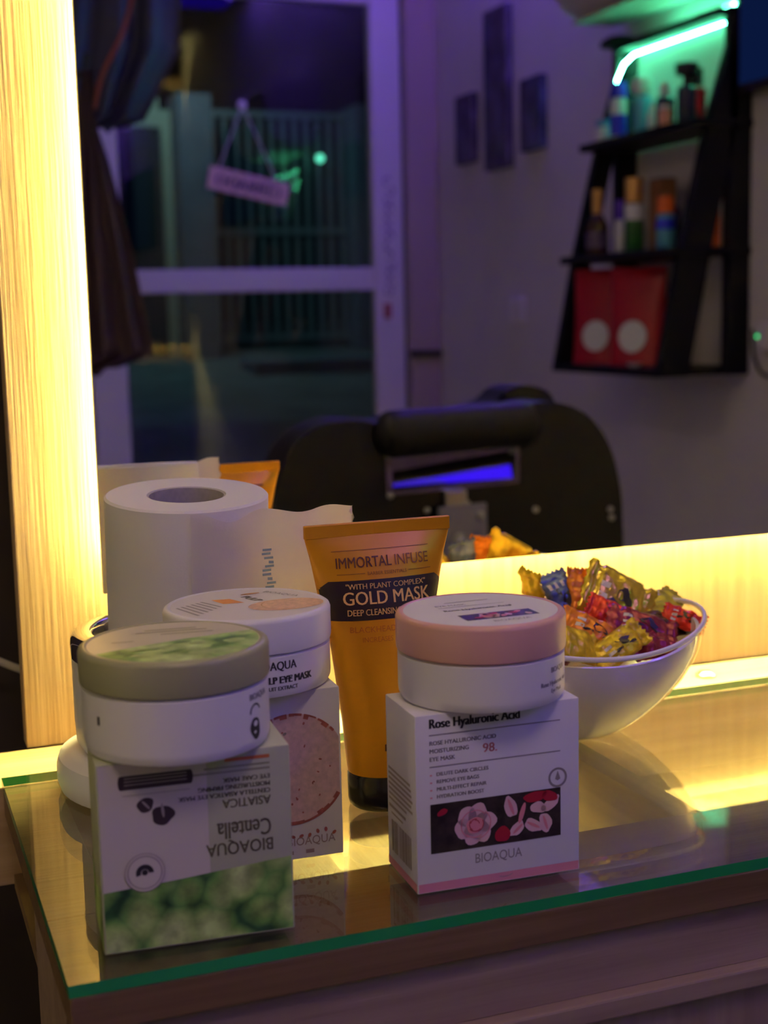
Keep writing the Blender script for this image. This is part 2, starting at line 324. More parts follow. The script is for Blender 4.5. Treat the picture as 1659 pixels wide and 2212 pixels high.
for z in (0.02, 0.62, 1.27): obj('rail', box(0, 0.88, -0.02, 0.02, z, z+0.035), M_iron, g)
bar = None
for i in range(13):
    if bar is None: bar = obj('bar', box(-0.014, 0.014, -0.010, 0.010, 0.0, 1.30), M_iron, g, loc=(0.03, 0, 0))
    else:
        b = bar.copy(); link(b, g); b.location = (0.03+i*0.0684, 0, 0)
struct('wall_street', box(-0.5, 5.5, OY(12.2), OY(12), -0.2, 4), M_night)
tag(obj('curb', box(1.84, 3.4, OY(6.2), OY(5.9), -0.05, 0.03, bev=0.01), M_pillar), 'low dark curb lying on the yard before the gate', 'curb')
l = thing('reflection_globe', 'small glowing green globe standing in for an LED reflection in the door glass', 'reflection', (2.535, OY(6.9), 1.13))  # glowing globe stands in for the green LED mirrored in the door pane
obj('globe', lathe([(0, -0.022), (0.016, -0.016), (0.022, 0), (0.016, 0.016), (0, 0.022)], 16), emis('green_reflection_glow', (0.16, 1.0, 0.62), 2.2), l, smooth=True)
obj('bracket', box(-0.005, 0.005, -0.10, -0.02, -0.005, 0.005), M_iron, l)
sl = bpy.data.lights.new('street_light', 'AREA'); sl.energy = 5; sl.color = (0.45, 0.95, 1.0); sl.size = 0.5
so = bpy.data.objects.new('street_light', sl); COL.objects.link(so); so.location = (1.45, OY(6.1), 1.9); so.rotation_euler = (math.radians(-12), math.radians(-10), 0)

# ceiling lights of the room, then two added fill lights
st = thing('ceiling_led_strip', 'wide blue LED cove set in the ceiling behind the barber chair', 'led strip', (0.3, -1.32, CEIL-0.03))
obj('channel', box(0.2, 1.5, -0.13, 0.13, 0.0, 0.03), M_frame, st); obj('diffuser', box(0.21, 1.49, -0.12, 0.12, -0.012, 0.0), M_led_blue, st)
st = thing('ceiling_led_strip', 'violet LED strip along the ceiling above the canvas prints', 'led strip', (WX-0.10, -2.5, CEIL-0.03))
obj('channel', box(-0.012, 0.012, -0.75, 1.1, 0.0, 0.03), M_frame, st); obj('diffuser', box(-0.010, 0.010, -0.74, 1.09, -0.012, 0.0), M_led_violet, st)
cl = thing('fill_panel', 'added flat square fill light hanging out of view behind the camera', 'reflection', (0.05, -0.95, 1.15))  # added fill, never in view: brightens the front faces on the counter
obj('frame', box(-0.16, 0.16, -0.16, 0.16, 0.01, 0.05, bev=0.004), M_frame, cl); obj('diffuser', box(-0.15, 0.15, -0.15, 0.15, 0.0, 0.01), M_fill, cl); obj('cord', tube([(0, 0, 0.05), (0, 0, CEIL-1.15)], 0.003, 8), M_black, cl)
lb = thing('fill_tube', 'added upright fill light tube left of the counter, out of view', 'reflection', (-0.80, -0.62, FLOOR))  # added warm fill, never in view: lights jars and cartons from the left
obj('base', lathe([(0, 0), (0.14, 0), (0.14, 0.012), (0.02, 0.02), (0.02, 0.85), (0, 0.85)], 32), M_black, lb, smooth=True, auto=40); obj('diffuser', lathe([(0.035, 0.85), (0.035, 1.80), (0, 1.805)], 24), emis('fill_tube_glow', FILL_SIDE_COL, FILL_SIDE), lb, smooth=True, auto=40)

# ------------------------------------------------------------------ backboard, mirror with its LED strip
PY = 0.02                          # face of the wooden backboard
BX0, BX1, BZ1 = 0.080, 1.852, 1.62
bb = thing('mirror_backboard', 'pale oak backboard glowing round the mirror', 'panel', (BX0, PY, -0.0055))
obj('board', box(0, BX1-BX0, 0, 0.018, 0, BZ1, bev=0.0006), M_oak_z, bb)
MX0, MX1, MZ0, MZ1 = 0.1262, 1.846, 0.0931, 1.55
mi = thing('wall_mirror', 'large frameless mirror standing off the oak backboard, reflecting the barber shop', 'mirror', (MX0, MY, MZ0))
bm = box(0, MX1-MX0, 0, 0.005, 0, MZ1-MZ0); bm.normal_update()
for f in bm.faces: f.material_index = 0 if f.normal.y < -0.5 else 1
obj('mirror_glass', bm, [M_mirror, M_mirror_back], mi)
bm = bmesh.new(); I, IS = 0.016, 0.018
for a in ((IS+.012, MX1-MX0-IS-.012, I, I+.010), (IS+.012, MX1-MX0-IS-.012, MZ1-MZ0-I-.010, MZ1-MZ0-I), (IS, IS+.010, I, MZ1-MZ0-I),):
    bx(bm, a[0], a[1], 0.029, 0.0345, a[2], a[3])
obj('led_strip', bm, M_led_warm, mi)
obj('spacer', box(0.12, MX1-MX0-0.12, 0.006, 0.0345, 0.12, MZ1-MZ0-0.12), M_mirror_back, mi)

# ------------------------------------------------------------------ counter: oak frame with open compartments under a sheet of glass
CX0, CX1, CYF, WT = 0.059, 1.45, -0.3139, -0.0055
ct = thing('counter', 'pale oak dressing counter with open compartments under its glass top', 'counter', (CX0, CYF, FLOOR))
Lz = -FLOOR; LX = CX1-CX0
T1, T2, T3 = WT-0.016, WT-0.047, WT-0.057
obj('back_rail', box(-0.008, LX, 0.264, 0.332, Lz+T3, Lz+WT, bev=0.0006), M_oak_x, ct)
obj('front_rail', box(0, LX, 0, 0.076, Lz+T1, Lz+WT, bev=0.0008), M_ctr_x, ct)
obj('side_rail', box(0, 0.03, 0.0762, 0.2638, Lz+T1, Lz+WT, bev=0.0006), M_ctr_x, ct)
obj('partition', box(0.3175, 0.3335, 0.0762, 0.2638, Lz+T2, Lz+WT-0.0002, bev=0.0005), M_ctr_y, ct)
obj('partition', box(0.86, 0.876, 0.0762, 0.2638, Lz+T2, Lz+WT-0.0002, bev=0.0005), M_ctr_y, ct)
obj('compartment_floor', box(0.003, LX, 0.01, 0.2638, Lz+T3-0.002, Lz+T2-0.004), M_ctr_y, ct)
obj('drawer_front', box(0.004, LX, 0.005, 0.018, Lz+T2, Lz+T1-0.0005, bev=0.0005), M_oak_front, ct)
obj('ledge', box(0, LX, -0.002, 0.016, Lz+T3, Lz+T2, bev=0.0012), M_oak_front, ct)
obj('door_panel', box(0.004, LX, 0.004, 0.020, 0.06, Lz+T3-0.003), M_oak_door, ct)
obj('side_panel', box(0.0005, 0.018, 0.021, 0.13, 0.06, Lz+T1-0.0005), M_oak_front, ct)
obj('plinth', box(0.02, LX, 0.03, 0.25, 0.0, 0.06), M_black, ct)
bm = box(CX0-0.0005, CX1, CYF-0.0004, -0.048, WT+0.0003, 0.0); bm.normal_update()
for f in bm.faces: f.material_index = 0 if abs(f.normal.z) > 0.5 else 1
es = [e for e in bm.edges if all(v.co.z > -0.001 for v in e.verts)]
gt = obj('glass_top', bm, [M_glass, M_glass_edge]); tag(gt, 'clear glass sheet with green edges lying on the oak counter', 'glass sheet')
c_ = thing('cable_grommet', 'small grey cable plug on the oak ledge behind the candy bowl', 'plug', (0.5446, -0.012, WT))
obj('cap', lathe([(0.007, 0), (0.007, 0.002), (0.0045, 0.004), (0, 0.0045)], 16), M_steel, c_, smooth=True, auto=40)
wc = tag(obj('white_cable', tube([(-0.2, 0.10, 0.19), (0.0, 0.105, 0.075), (0.06, 0.108, 0.037), (0.088, 0.11, 0.022), (0.14, 0.11, 0.0)], 0.0026, 10), mat('cable_white', (0.75, 0.70, 0.58), 0.5)), 'white cable running behind the lit oak backboard', 'cable')

# ------------------------------------------------------------------ cartons
EPS = 0.00015
def carton(name, label, cx, cy, w_, d_, h_, rotz, m, group='eye mask cartons on the glass'):
    t = thing(name, label, 'box', (cx, cy, 0.0002), rotz, group)
    obj('carton', box(-w_/2, w_/2, -d_/2, d_/2, 0, h_, bev=0.0007), m, t, smooth=True, auto=30)
    return t
BW, BD, BH = 0.0785, 0.0400, 0.081
def logo(pr, u, v, size, align='CENTER', bold=0.0):
    return pr.text('BIOAQUA', u, v, size, bold=bold, align=align, sx=0.82)
# pink carton
pk = carton('eye_mask_carton', 'white carton with rose photo and pink base band under the pink jar', 0.2535, -0.2712, BW, BD, BH, math.radians(-2.2), M_white)
F = lambda u, v, e: V(u-BW/2, -BD/2-e, v)
SL = lambda u, v, e: V(-BW/2-e, BD/2-u, v)
pr = Print(); pr.rect(0.0006, 0.0006, BW-0.0006, 0.0046); pr.out('base_band', M_pink_pr, pk, F)
pr = Print(); pr.rect(0.0006, 0.0006, BD-0.0006, 0.0046); pr.out('base_band', M_pink_pr, pk, SL)
pr = Print(); pr.text('Rose Hyaluronic Acid', 0.0065, 0.0748, 0.0061, bold=0.00022, sx=0.80)
pr.out('lettering', M_ink, pk, F)
pr = Print()
for v in (0.0715, 0.0572): pr.rect(0.0065, v, 0.0690, v+0.0005)
for i, t_ in enumerate(('ROSE HYALURONIC ACID', 'MOISTURIZING', 'EYE MASK')): pr.text(t_, 0.0065, 0.0672-i*0.0036, 0.0027, bold=0.00006)
for i, t_ in enumerate(('DILUTE DARK CIRCLES', 'REMOVE EYE BAGS', 'MULTI-EFFECT REPAIR', 'HYDRATION BOOST')): pr.text(t_, 0.0096, 0.0532-i*0.0034, 0.0024, bold=0.00006)
pr.out('small_print', M_grey_ink, pk, F); pr = Print(); logo(pr, 0.0385, 0.0108, 0.0062); pr.ring(0.0415, 0.0105, 0.0078, 0.0082, 20, -1.9, -1.1); pr.out('logo', M_grey_ink, pk, F); pr = Print()
pr.ring(0.0677, 0.0452, 0.0036, 0.0046, 32); pr.poly([(0.0677, 0.0484), (0.0664, 0.0445), (0.0677, 0.0438), (0.0690, 0.0445)])
pr.out('stamp', M_grey_ink, pk, F)
pr = Print(); pr.text('98.', 0.0315, 0.0613, 0.0058, bold=0.0001)
for i in range(4): pr.rect(0.0066, 0.0534-i*0.0034, 0.0076, 0.0540-i*0.0034)
pr.out('lettering', M_rose_ink, pk, F)
pr = Print(); pr.rect(0.0065, 0.0180, 0.0690, 0.0405, 6, 3); pr.out('rose_photo', M_darkpic, pk, F, 0.00020)
def roses(p_dark, p_mid, p_light, cu, cv, r, sd):
    rnd = random.Random(sd)
    for i in range(6):
        a = 2*PI*i/6+rnd.random()*0.5; p_light.disc(cu+0.52*r*math.cos(a), cv+0.46*r*math.sin(a), 0.50*r, 0.46*r, a, 20, 0.06, i+sd)
    for i in range(6):
        a = 2*PI*i/6+0.2+rnd.random()*0.3; k = rnd.uniform(0.52, 0.66); p_mid.ring(cu+0.12*r*math.cos(a), cv+0.10*r*math.sin(a), k*r-0.05*r, k*r, 10, a-0.75, a+0.75)
    p_mid.disc(cu-0.02*r, cv-0.05*r, 0.42*r, 0.36*r, 0.4, 22, 0.05, sd)
    for i in range(5):
        a = 2*PI*i/5+0.9; k = 0.20+0.05*i; p_dark.ring(cu, cv, k*r-0.035*r, k*r, 10, a-0.9, a+0.8)
A_, B_, C_ = Print(), Print(), Print()
roses(A_, B_, C_, 0.0275, 0.0290, 0.0100, 3)
for (u, v, a, b, r) in ((0.0445, 0.0345, 0.0030, 0.0050, 0.3), (0.0475, 0.0240, 0.0042, 0.0026, 0.7), (0.0555, 0.0245, 0.0046, 0.0028, -0.5), (0.0615, 0.0250, 0.0030, 0.0046, 0.2), (0.0640, 0.0335, 0.0052, 0.0024, 0.6), (0.0580, 0.0325, 0.0040, 0.0026, -0.2)): C_.disc(u, v, a, b, r, 18, 0.08, int(u*1e4))
for (u, v, a, b, r) in ((0.0405, 0.0225, 0.0038, 0.0036, 0.3), (0.0565, 0.0378, 0.0058, 0.0024, 0.1), (0.0635, 0.0372, 0.0040, 0.0024, -0.3), (0.0120, 0.0365, 0.0026, 0.0014, 0.4)): A_.disc(u, v, a, b, r, 18, 0.06, int(v*1e4))
for (u, v, a, b, r) in ((0.0447, 0.0345, 0.0008, 0.0042, 0.35), (0.0555, 0.0247, 0.0036, 0.0007, -0.5), (0.0614, 0.0250, 0.0007, 0.0036, 0.3), (0.0480, 0.0240, 0.0032, 0.0007, 0.7), (0.0500, 0.0310, 0.0012, 0.0050, -0.3)): B_.disc(u, v, a, b, r, 14)
C_.out('rose_petals', M_lightpink, pk, F, 0.00030); B_.out('rose_petals', M_rose_ink, pk, F, 0.00038); A_.out('rose_petals', M_deepred, pk, F, 0.00046)
pr = Print(); rnd = random.Random(5)
for i in range(7): pr.rect(0.0030, 0.0470-i*0.0024, 0.0030+rnd.uniform(0.024, 0.033), 0.0482-i*0.0024)
pr.rect(0.0030, 0.0290, 0.026, 0.0305); pr.rect(0.0060, 0.0262, 0.022, 0.0272); pr.out('small_print', mat('brown_grey_small_print', (0.38, 0.32, 0.26), 0.5), pk, SL); pr = Print()
x = 0.0060
while x < 0.033:
    a = rnd.choice((0.0004, 0.0007, 0.0011, 0.0016)); pr.rect(x, 0.0085, x+a, 0.0235); x += a+rnd.choice((0.0005, 0.0009, 0.0014))
pr.out('barcode', mat('brown_grey_print', (0.34, 0.28, 0.22), 0.5), pk, SL)

# green carton (stands upside down)
gc = carton('eye_mask_carton', 'green and cream carton with photo of green leaves, standing upside down under the green jar', 0.1165, -0.2770, BW, BD, 0.0795, math.radians(-4.2), M_green_face)
GH = 0.0795
F = lambda u, v, e: V(u-BW/2, -BD/2-e, v); FU = lambda u, v, e: V(BW/2-u, -BD/2-e, GH-v)
pr = Print(); pr.rect(0.0008, 0.0008, 0.0440, GH-0.0008); pr.out('cream_panel', M_taupe_face, gc, F, 0.00008)
TOPV = lambda u: 0.0255+0.0075*min(1, max(0, (u-0.018)/0.05))
pr = Print(); pr.poly([(0.0008, 0.0008), (BW-0.0008, 0.0008), (BW-0.0008, TOPV(0.08)-0.001), (0.030, 0.0280), (0.0008, 0.0262)]); pr.out('leaf_photo', M_leaves, gc, F, 0.00014)
SLg = lambda u, v, e: V(-BW/2-e, BD/2-u, v)
pr = Print(); pr.poly([(0.0008, 0.0008), (BD-0.0008, 0.0008), (BD-0.0008, 0.0265), (0.012, 0.020), (0.0008, 0.030)]); pr.out('leaf_photo', M_leaves, gc, SLg, 0.00014)
pr = Print()
pr.text('Centella', 0.0085, GH-0.0495, 0.0102, bold=0.00012, sx=0.66); pr.text('ASIATICA', 0.0085, GH-0.0592, 0.0052, bold=0.00008, sx=0.9)
M_olive_ink = mat('olive_ink', (0.20, 0.18, 0.11), 0.5); pr.out('lettering', M_olive_ink, gc, FU); pr = Print()
logo(pr, 0.0078, GH-0.0410, 0.0076, 'LEFT', 0.0001); pr.ring(0.020, GH-0.0405, 0.0085, 0.0089, 20, -2.0, -1.0)
pr.out('logo', M_olive_ink, gc, FU)
pr = Print()
for i, (t_, z_) in enumerate((('CENTELLA ASIATICA EYE MASK', 0.0172), ('MOISTURIZING FIRMING', 0.0142), ('EYE CARE MASK', 0.0112))): pr.text(t_, 0.0085, z_, 0.0027, bold=0.00007)
pr.out('lettering', mat('dark_olive_ink', (0.13, 0.11, 0.08), 0.5), gc, lambda u, v, e: FU(u, v, e))
pr = Print()
for z_, b in ((0.0082, 0.032), (0.0062, 0.027)): pr.rect(0.0085, z_, 0.0085+b, z_+0.0008)
pr.out('small_print', mat('grey_green_ink', (0.33, 0.33, 0.22), 0.5), gc, FU)
pr = Print(); pr.rect(0.0085, 0.0030, 0.0270, 0.0044); pr.out('orange_line', mat('orange_red_print', (0.60, 0.17, 0.06), 0.5), gc, FU)
pr = Print(); pr.rect(0.0095, 0.0680, 0.0375, 0.0738); pr.disc(0.0095, 0.0709, 0.0010, 0.0029); pr.disc(0.0375, 0.0709, 0.0010, 0.0029)
pr.disc(0.0190, 0.0610, 0.0034, 0.0030, 0.5, 20, 0.06, 1); pr.disc(0.0258, 0.0560, 0.0046, 0.0040, 0.2, 22, 0.08, 4)
pr.ring(0.0175, 0.0345, 0.0024, 0.0042, 20, -0.6, 3.6)
pr.out('dark_emblem', mat('dark_plum_ink', (0.055, 0.035, 0.045), 0.5), gc, F, 0.0002)
pr = Print()
for v in (0.0698, 0.0712, 0.0725): pr.rect(0.0110, v, 0.0360, v+0.0004)
pr.rect(0.0100, 0.0655, 0.0370, 0.0658); pr.disc(0.0258, 0.0580, 0.0006, 0.0030, 0.1); pr.disc(0.0192, 0.0610, 0.0005, 0.0024, 0.7)
pr.out('small_print', mat('pale_plum_ink', (0.38, 0.33, 0.31), 0.5), gc, F, 0.00028)
pr = Print(); pr.disc(0.0175, 0.0330, 0.0082, n=40); pr.out('round_stamp', M_taupe_face, gc, F, 0.00040)
pr = Print(); pr.ring(0.0175, 0.0330, 0.0066, 0.0070, 40); pr.ring(0.0175, 0.0330, 0.0078, 0.0081, 40); pr.out('stamp_ring', mat('stamp_ink', (0.34, 0.28, 0.27), 0.5), gc, F, 0.00048)
pr = Print(); pr.ring(0.0175, 0.0328, 0.0016, 0.0036, 20, 0.0, 3.5); pr.disc(0.0175, 0.0330, 0.0012); pr.out('stamp_eye', M_ink, gc, F, 0.00050)

# white carton
wc_ = carton('eye_mask_carton', 'white carton printed with a large speckled salmon disc, under the all white jar', 0.1612, -0.2085, BW, BD, 0.0815, math.radians(-2.5), M_white)
F = lambda u, v, e: V(u-BW/2, -BD/2-e, v)
def clipdisc(pr, cu, cv, r0, r1, a0, a1, n, umax):
    P = []
    for i in range(n+1):
        a = a0+(a1-a0)*i/n; P.append((cu+r1*math.cos(a), cv+r1*math.sin(a)))
    for i in range(n, -1, -1):
        a = a0+(a1-a0)*i/n; P.append((cu+r0*math.cos(a), cv+r0*math.sin(a)))
    P = [(min(u, umax), v) for u, v in P]
    m_ = n+1
    for i in range(n): pr.poly([P[i], P[i+1], P[2*m_-2-i], P[2*m_-1-i]])
pr = Print(); cu, cv, R_ = 0.0545, 0.0440, 0.0268
pts = [(min(BW-0.001, cu+R_*math.cos(2*PI*i/60)), cv+R_*math.sin(2*PI*i/60)) for i in range(60)]; pr.poly(pts); pr.out('salmon_disc', M_salmon, wc_, F, 0.00012)
pr = Print(); rnd = random.Random(4)
for i in range(46):
    a = i*2*PI/46
    if cu+R_*math.cos(a) > BW-0.003: continue
    clipdisc(pr, cu, cv, R_-rnd.uniform(0.0006, 0.0024), R_+0.0002, a, a+2*PI/46*rnd.choice((0.7, 1, 1)), 3, BW-0.001)
for i in range(60):
    a, r = rnd.random()*2*PI, R_*0.85*math.sqrt(rnd.random()); u, v = cu+r*math.cos(a), cv+r*math.sin(a)
    if u < BW-0.003 and rnd.random() < 0.55: pr.disc(u, v, rnd.uniform(.0004, .0009), rnd.uniform(.0003, .0006), rnd.random()*3, 8)
for i in range(9): pr.disc(0.042+i*0.0040, 0.0125+rnd.uniform(-.0014, .0014), 0.0012, 0.0008, rnd.random()*3, 8)
pr.out('disc_rim', M_brick, wc_, F, 0.00022)
pr = Print(); pr.text('BIOAQUA', 0.0745, 0.0068, 0.0058, align='RIGHT', sx=0.9); pr.out('logo', mat('taupe_logo_ink', (0.36, 0.27, 0.26), 0.5), wc_, F, 0.00022); pr = Print(); pr.rect(0.0600, 0.0026, 0.0640, 0.0044); pr.rect(0.0520, 0.0026, 0.0540, 0.0044); pr.out('small_print', mat('taupe_ink', (0.36, 0.27, 0.26), 0.5), wc_, F, 0.00022)
pr = Print()
for u, v in ((0.048, 0.0600), (0.0515, 0.0615), (0.045, 0.0585)): pr.disc(u, v, 0.0011, 0.0007, 0.6, 8)
pr.out('speckle', M_grey_ink, wc_, F)

# ------------------------------------------------------------------ jars
def jar(label, cx, cy, zb, R, hb, hl, mlid, mtop, rotz=0.0):
    t = thing('eye_mask_jar', label, 'jar', (cx, cy, zb), rotz, 'eye mask jars on their cartons'); r = R*0.982
    obj('body', lathe([(0, 0), (r-0.0035, 0), (r-0.0012, 0.0007), (r-0.0002, 0.0028), (r, 0.005), (r, hb-0.0008), (r-0.0012, hb), (0, hb)], 96), M_white_pl, t, smooth=True, auto=40)
    z0, z1 = hb+0.0004, hb+hl
    obj('lid', lathe([(0, z0), (R-0.0012, z0), (R-0.0002, z0+0.0007), (R, z0+0.002), (R, z1-0.0022), (R-0.0005, z1-0.0008), (R-0.0017, z1), (R-0.0030, z1+0.0001), (R-0.0036, z1-0.0003), (0, z1-0.0003)], 96), mlid, t, smooth=True, auto=40)
    pr = Print(); pr.disc(0, 0, R-0.0036, n=72); pr.out('top_label', mtop, t, lambda u, v, e: V(u, v, z1-0.0003+e), 0.0001)
    cyl = lambda u, v, e: V((r+e)*math.sin(u/r), -(r+e)*math.cos(u/r), v)
    top = lambda u, v, e: V(u, v, z1-0.0002+e)
    return t, cyl, top
HB = BH+0.0004
t, cyl, top = jar('jar with dusty pink lid and rose label on the rose photo carton', 0.2556, -0.2668, HB, 0.0386, 0.0217, 0.0172, M_pink_pl, M_white)
pr = Print(); logo(pr, 0.0195, 0.0148, 0.0034, 'LEFT', 0.00010); pr.text('Rose Hyaluronic Acid', 0.0125, 0.0092, 0.0029, bold=0.00010, sx=0.9); pr.text('Eye Mask', 0.0195, 0.0058, 0.0025, bold=0.00008); pr.out('lettering', mat('violet_grey_ink', (0.16, 0.14, 0.22), 0.5), t, cyl)
pr = Print(); pr.rect(-0.0150, -0.0200, 0.0200, -0.0085, 4, 2); pr.out('rose_photo', M_darkpic, t, top)
A_, B_, C_ = Print(), Print(), Print(); roses(A_, B_, C_, -0.002, -0.0142, 0.0052, 8)
for i in range(9): (A_, B_, C_)[i % 3].disc(-0.008+i*0.0030, -0.0142+(i % 4-1.5)*0.0018, 0.0022, 0.0014, i, 14, 0.08, i)
C_.out('rose_petals', M_lightpink, t, top, 0.0002); B_.out('rose_petals', M_rose_ink, t, top, 0.00026); A_.out('rose_petals', M_deepred, t, top, 0.00032)
pr = Print(); pr.text('Rose Hyaluronic Acid', -0.0170, 0.0010, 0.0038, bold=0.0001); pr.rect(-0.017, 0.0085, 0.016, 0.0090); pr.text('BIOAQUA', -0.0050, -0.0265, 0.0040); pr.text('EYE MASK', -0.0170, 0.0115, 0.0034); pr.rect(-0.010, 0.018, 0.012, 0.0186); pr.out('lettering', M_grey_ink, t, top)
t, cyl, top = jar('jar with sage green lid and green leaf label on the upside down green carton', 0.1135, -0.2745, 0.0799, 0.0391, 0.0270, 0.0152, M_sage_pl, mat('cream_label', (0.66, 0.62, 0.42), 0.35), math.radians(-6))
pr = Print(); logo(pr, 0.0290, 0.0215, 0.0036, 'LEFT', 0.00010); pr.out('lettering', mat('violet_grey_ink', (0.16, 0.14, 0.22), 0.5), t, cyl)
pr = Print(); pr.disc(0.0325, 0.0095, 0.0034, 0.0046, 0.2, 22, 0.05, 2); pr.ring(0.0328, 0.0160, 0.0030, 0.0038, 16, 0.3, 3.2); pr.out('leaf_emblem', M_ink, t, cyl); pr = Print(); pr.rect(-0.040, 0.0150, -0.0385, 0.0185); pr.out('side_mark', M_ink, t, cyl)
pr = Print(); pr.disc(0.0326, 0.0115, 0.0014, 0.0012); pr.disc(0.0321, 0.0080, 0.0009, 0.0006); pr.out('leaf_vein', M_white, t, cyl, 0.0002)
A_, B_, C_, D_ = Print(), Print(), Print(), Print()
RL = 0.0352; P = [(RL*math.cos(a), RL*math.sin(a)) for a in [math.radians(k) for k in range(-158, 24, 7)]]+[(0.018, 0.006), (0.004, 0.002), (-0.012, -0.004), (-0.024, -0.009)]
pr = Print(); pr.poly(P); pr.out('leaf_photo', M_leaves_lid, t, top, 0.00008)
for (u, v, a, b, r) in ((-0.014, -0.022, .0085, .0052, .1), (0.010, -0.024, .0105, .0058, .3), (0.025, -0.008, .0078, .0060, .5), (-0.004, -0.011, .0070, .0040, .2), (0.010, -0.008, .0060, .0040, .1)): B_.disc(u, v, a, b, r, 26, 0.05, int(abs(u)*1e4)); C_.disc(u-.001, v+.0008, a*.62, b*.55, r, 22, 0.08, 3)
for (u, v, a, b, r) in ((-0.002, -0.019, .0060, .0014, .5), (0.017, -0.013, .0050, .0020, .7), (-0.013, -0.013, .0062, .0013, .2), (0.003, -0.004, .0040, .0013, .2), (-0.020, -0.020, .0028, .0016, .9)): D_.disc(u, v, a, b, r, 18, 0.1, int(abs(v)*1e4))
C_.out('leaf_print', M_gr_l, t, top, 0.00022); D_.out('leaf_print', M_gr_m, t, top, 0.00028)
pr = Print()
for i, (a, b, y) in enumerate(((-0.010, 0.012, 0.022), (-0.014, 0.016, 0.018), (-0.004, 0.018, 0.013), (-0.025, -0.016, 0.004))): pr.rect(a, y, b, y+0.0011)
pr.out('small_print', mat('olive_print', (0.36, 0.34, 0.16), 0.5), t, top)
t, cyl, top = jar('all white jar with orange print on its lid, on the salmon disc carton', 0.1640, -0.2015, 0.0819, 0.0396, 0.0200, 0.0172, M_white_pl, mat('ivory_label', (0.80, 0.77, 0.70), 0.4), math.radians(-4))
pr = Print(); logo(pr, 0.0155, 0.0135, 0.0056, 'RIGHT', 0.00012); pr.ring(0.010, 0.0140, 0.0050, 0.0054, 16, -2.0, -0.9); pr.text('PULP EYE MASK', 0.0245, 0.0072, 0.0047, bold=0.00024, align='RIGHT', sx=0.86); pr.text('FRUIT EXTRACT', 0.0160, 0.0040, 0.0026, bold=0.00008, align='RIGHT', sx=0.9); pr.out('lettering', M_ink, t, cyl)
pr = Print(); pr.poly([(-0.0145, 0.0145), (-0.0055, 0.0140), (-0.0005, 0.0030), (-0.0105, 0.0035)]); pr.out('orange_patch', M_orange_pr, t, top)
pr = Print(); pr.disc(0.0175, -0.0080, 0.0185, 0.0125, 0.15, 40); pr.out('peach_disc', M_peach, t, top)
pr = Print(); pr.ring(0.0175, -0.0080, 0.0115, 0.0120, 30, 2.4, 5.0); M_ochre = mat('ochre_print', (0.62, 0.33, 0.12), 0.5); pr.out('peach_rim', M_ochre, t, top, 0.0002); pr = Print(); pr.disc(0.006, 0.0225, 0.0050, 0.0016, 0.2); pr.out('ochre_mark', M_ochre, t, top, 0.0002)
pr = Print()
for i in range(6): pr.poly([(-0.0205-i*0.0026, 0.0120-i*0.0020), (-0.0193-i*0.0026, 0.0120-i*0.0020), (-0.0120-i*0.0026, -0.0030-i*0.0030), (-0.0132-i*0.0026, -0.0030-i*0.0030)])
pr.text('PULP', 0.0000, 0.0165, 0.0062, bold=0.0003, rot=-1.15); pr.text('BIOAQUA', 0.0125, 0.0250, 0.0048, rot=-0.9); pr.out('lettering', mat('grey_olive_ink', (0.34, 0.32, 0.26), 0.5), t, top)

# ------------------------------------------------------------------ gold tube
TX, TY = 0.2410, -0.1715
tb = thing('gold_tube', 'tall gold squeeze tube with dark brown label standing on its black cap', 'tube', (TX, TY, 0.0002))
PROF = [(0.0185, 0.0178, 0.0170), (0.024, 0.0186, 0.0176), (0.045, 0.0206, 0.0180), (0.085, 0.0262, 0.0158), (0.108, 0.0318, 0.0120), (0.130, 0.0362, 0.0062), (0.139, 0.0385, 0.0026), (0.1425, 0.0394, 0.0011)]
def tprof(z):
    for (z0, a0, b0), (z1, a1, b1) in zip(PROF, PROF[1:]):
        if z <= z1:
            t = max(0, (z-z0)/(z1-z0)); return a0+(a1-a0)*t, b0+(b1-b0)*t
    return PROF[-1][1:]
SKEW = lambda z: 0.0010*(z/0.15)
def tsurf(u, v, e):
    a, b = tprof(v); k = max(-0.999, min(0.999, u/a)); return V(u+SKEW(v), -(b*math.sqrt(1-k*k)+e), v)
bm = bmesh.new(); rings = []; n = 64
for i in range(45):
    z = 0.0185+(0.1425-0.0185)*i/44; a, b = tprof(z)
    rings.append([bm.verts.new((a*math.cos(2*PI*k/n)+SKEW(z), b*math.sin(2*PI*k/n), z)) for k in range(n)])
for A, B in zip(rings, rings[1:]):
    for k in range(n): bm.faces.new((A[k], A[(k+1) % n], B[(k+1) % n], B[k]))
bm.faces.new(rings[0][::-1]); bm.faces.new(rings[-1]); obj('tube_body', bm, M_gold, tb, smooth=True, auto=60)
bm = box(-0.0396+0.001, 0.0396+0.001, -0.0012, 0.0012, 0.1420, 0.1490, bev=0.0006)
bx(bm, -0.0012, 0.0012, -0.0015, 0.0015, 0.1428, 0.1484); obj('crimp', bm, M_gold, tb)
obj('cap', lathe([(0, 0), (0.0158, 0), (0.0172, 0.0012), (0.0178, 0.004), (0.0180, 0.0165), (0.0170, 0.0183), (0, 0.0184)], 48), M_black_gl, tb, smooth=True, auto=40)
pr = Print(); za, zb = 0.1005, 0.1205
for j in range(10):
    for i in range(40):
        def q(i_, j_):
            z = za+(zb-za)*j_/10; a = tprof(z)[0]*0.985; u = -1+2*i_/40; zz = z
            if j_ >= 9 and abs(u) > 0.86: zz -= (abs(u)-0.86)*0.030*(j_-8)/2
            return (u*a, zz)
        pr.poly([q(i, j), q(i+1, j), q(i+1, j+1), q(i, j+1)])
pr.out('brown_label', M_brown_lab, tb, tsurf, 0.00025)
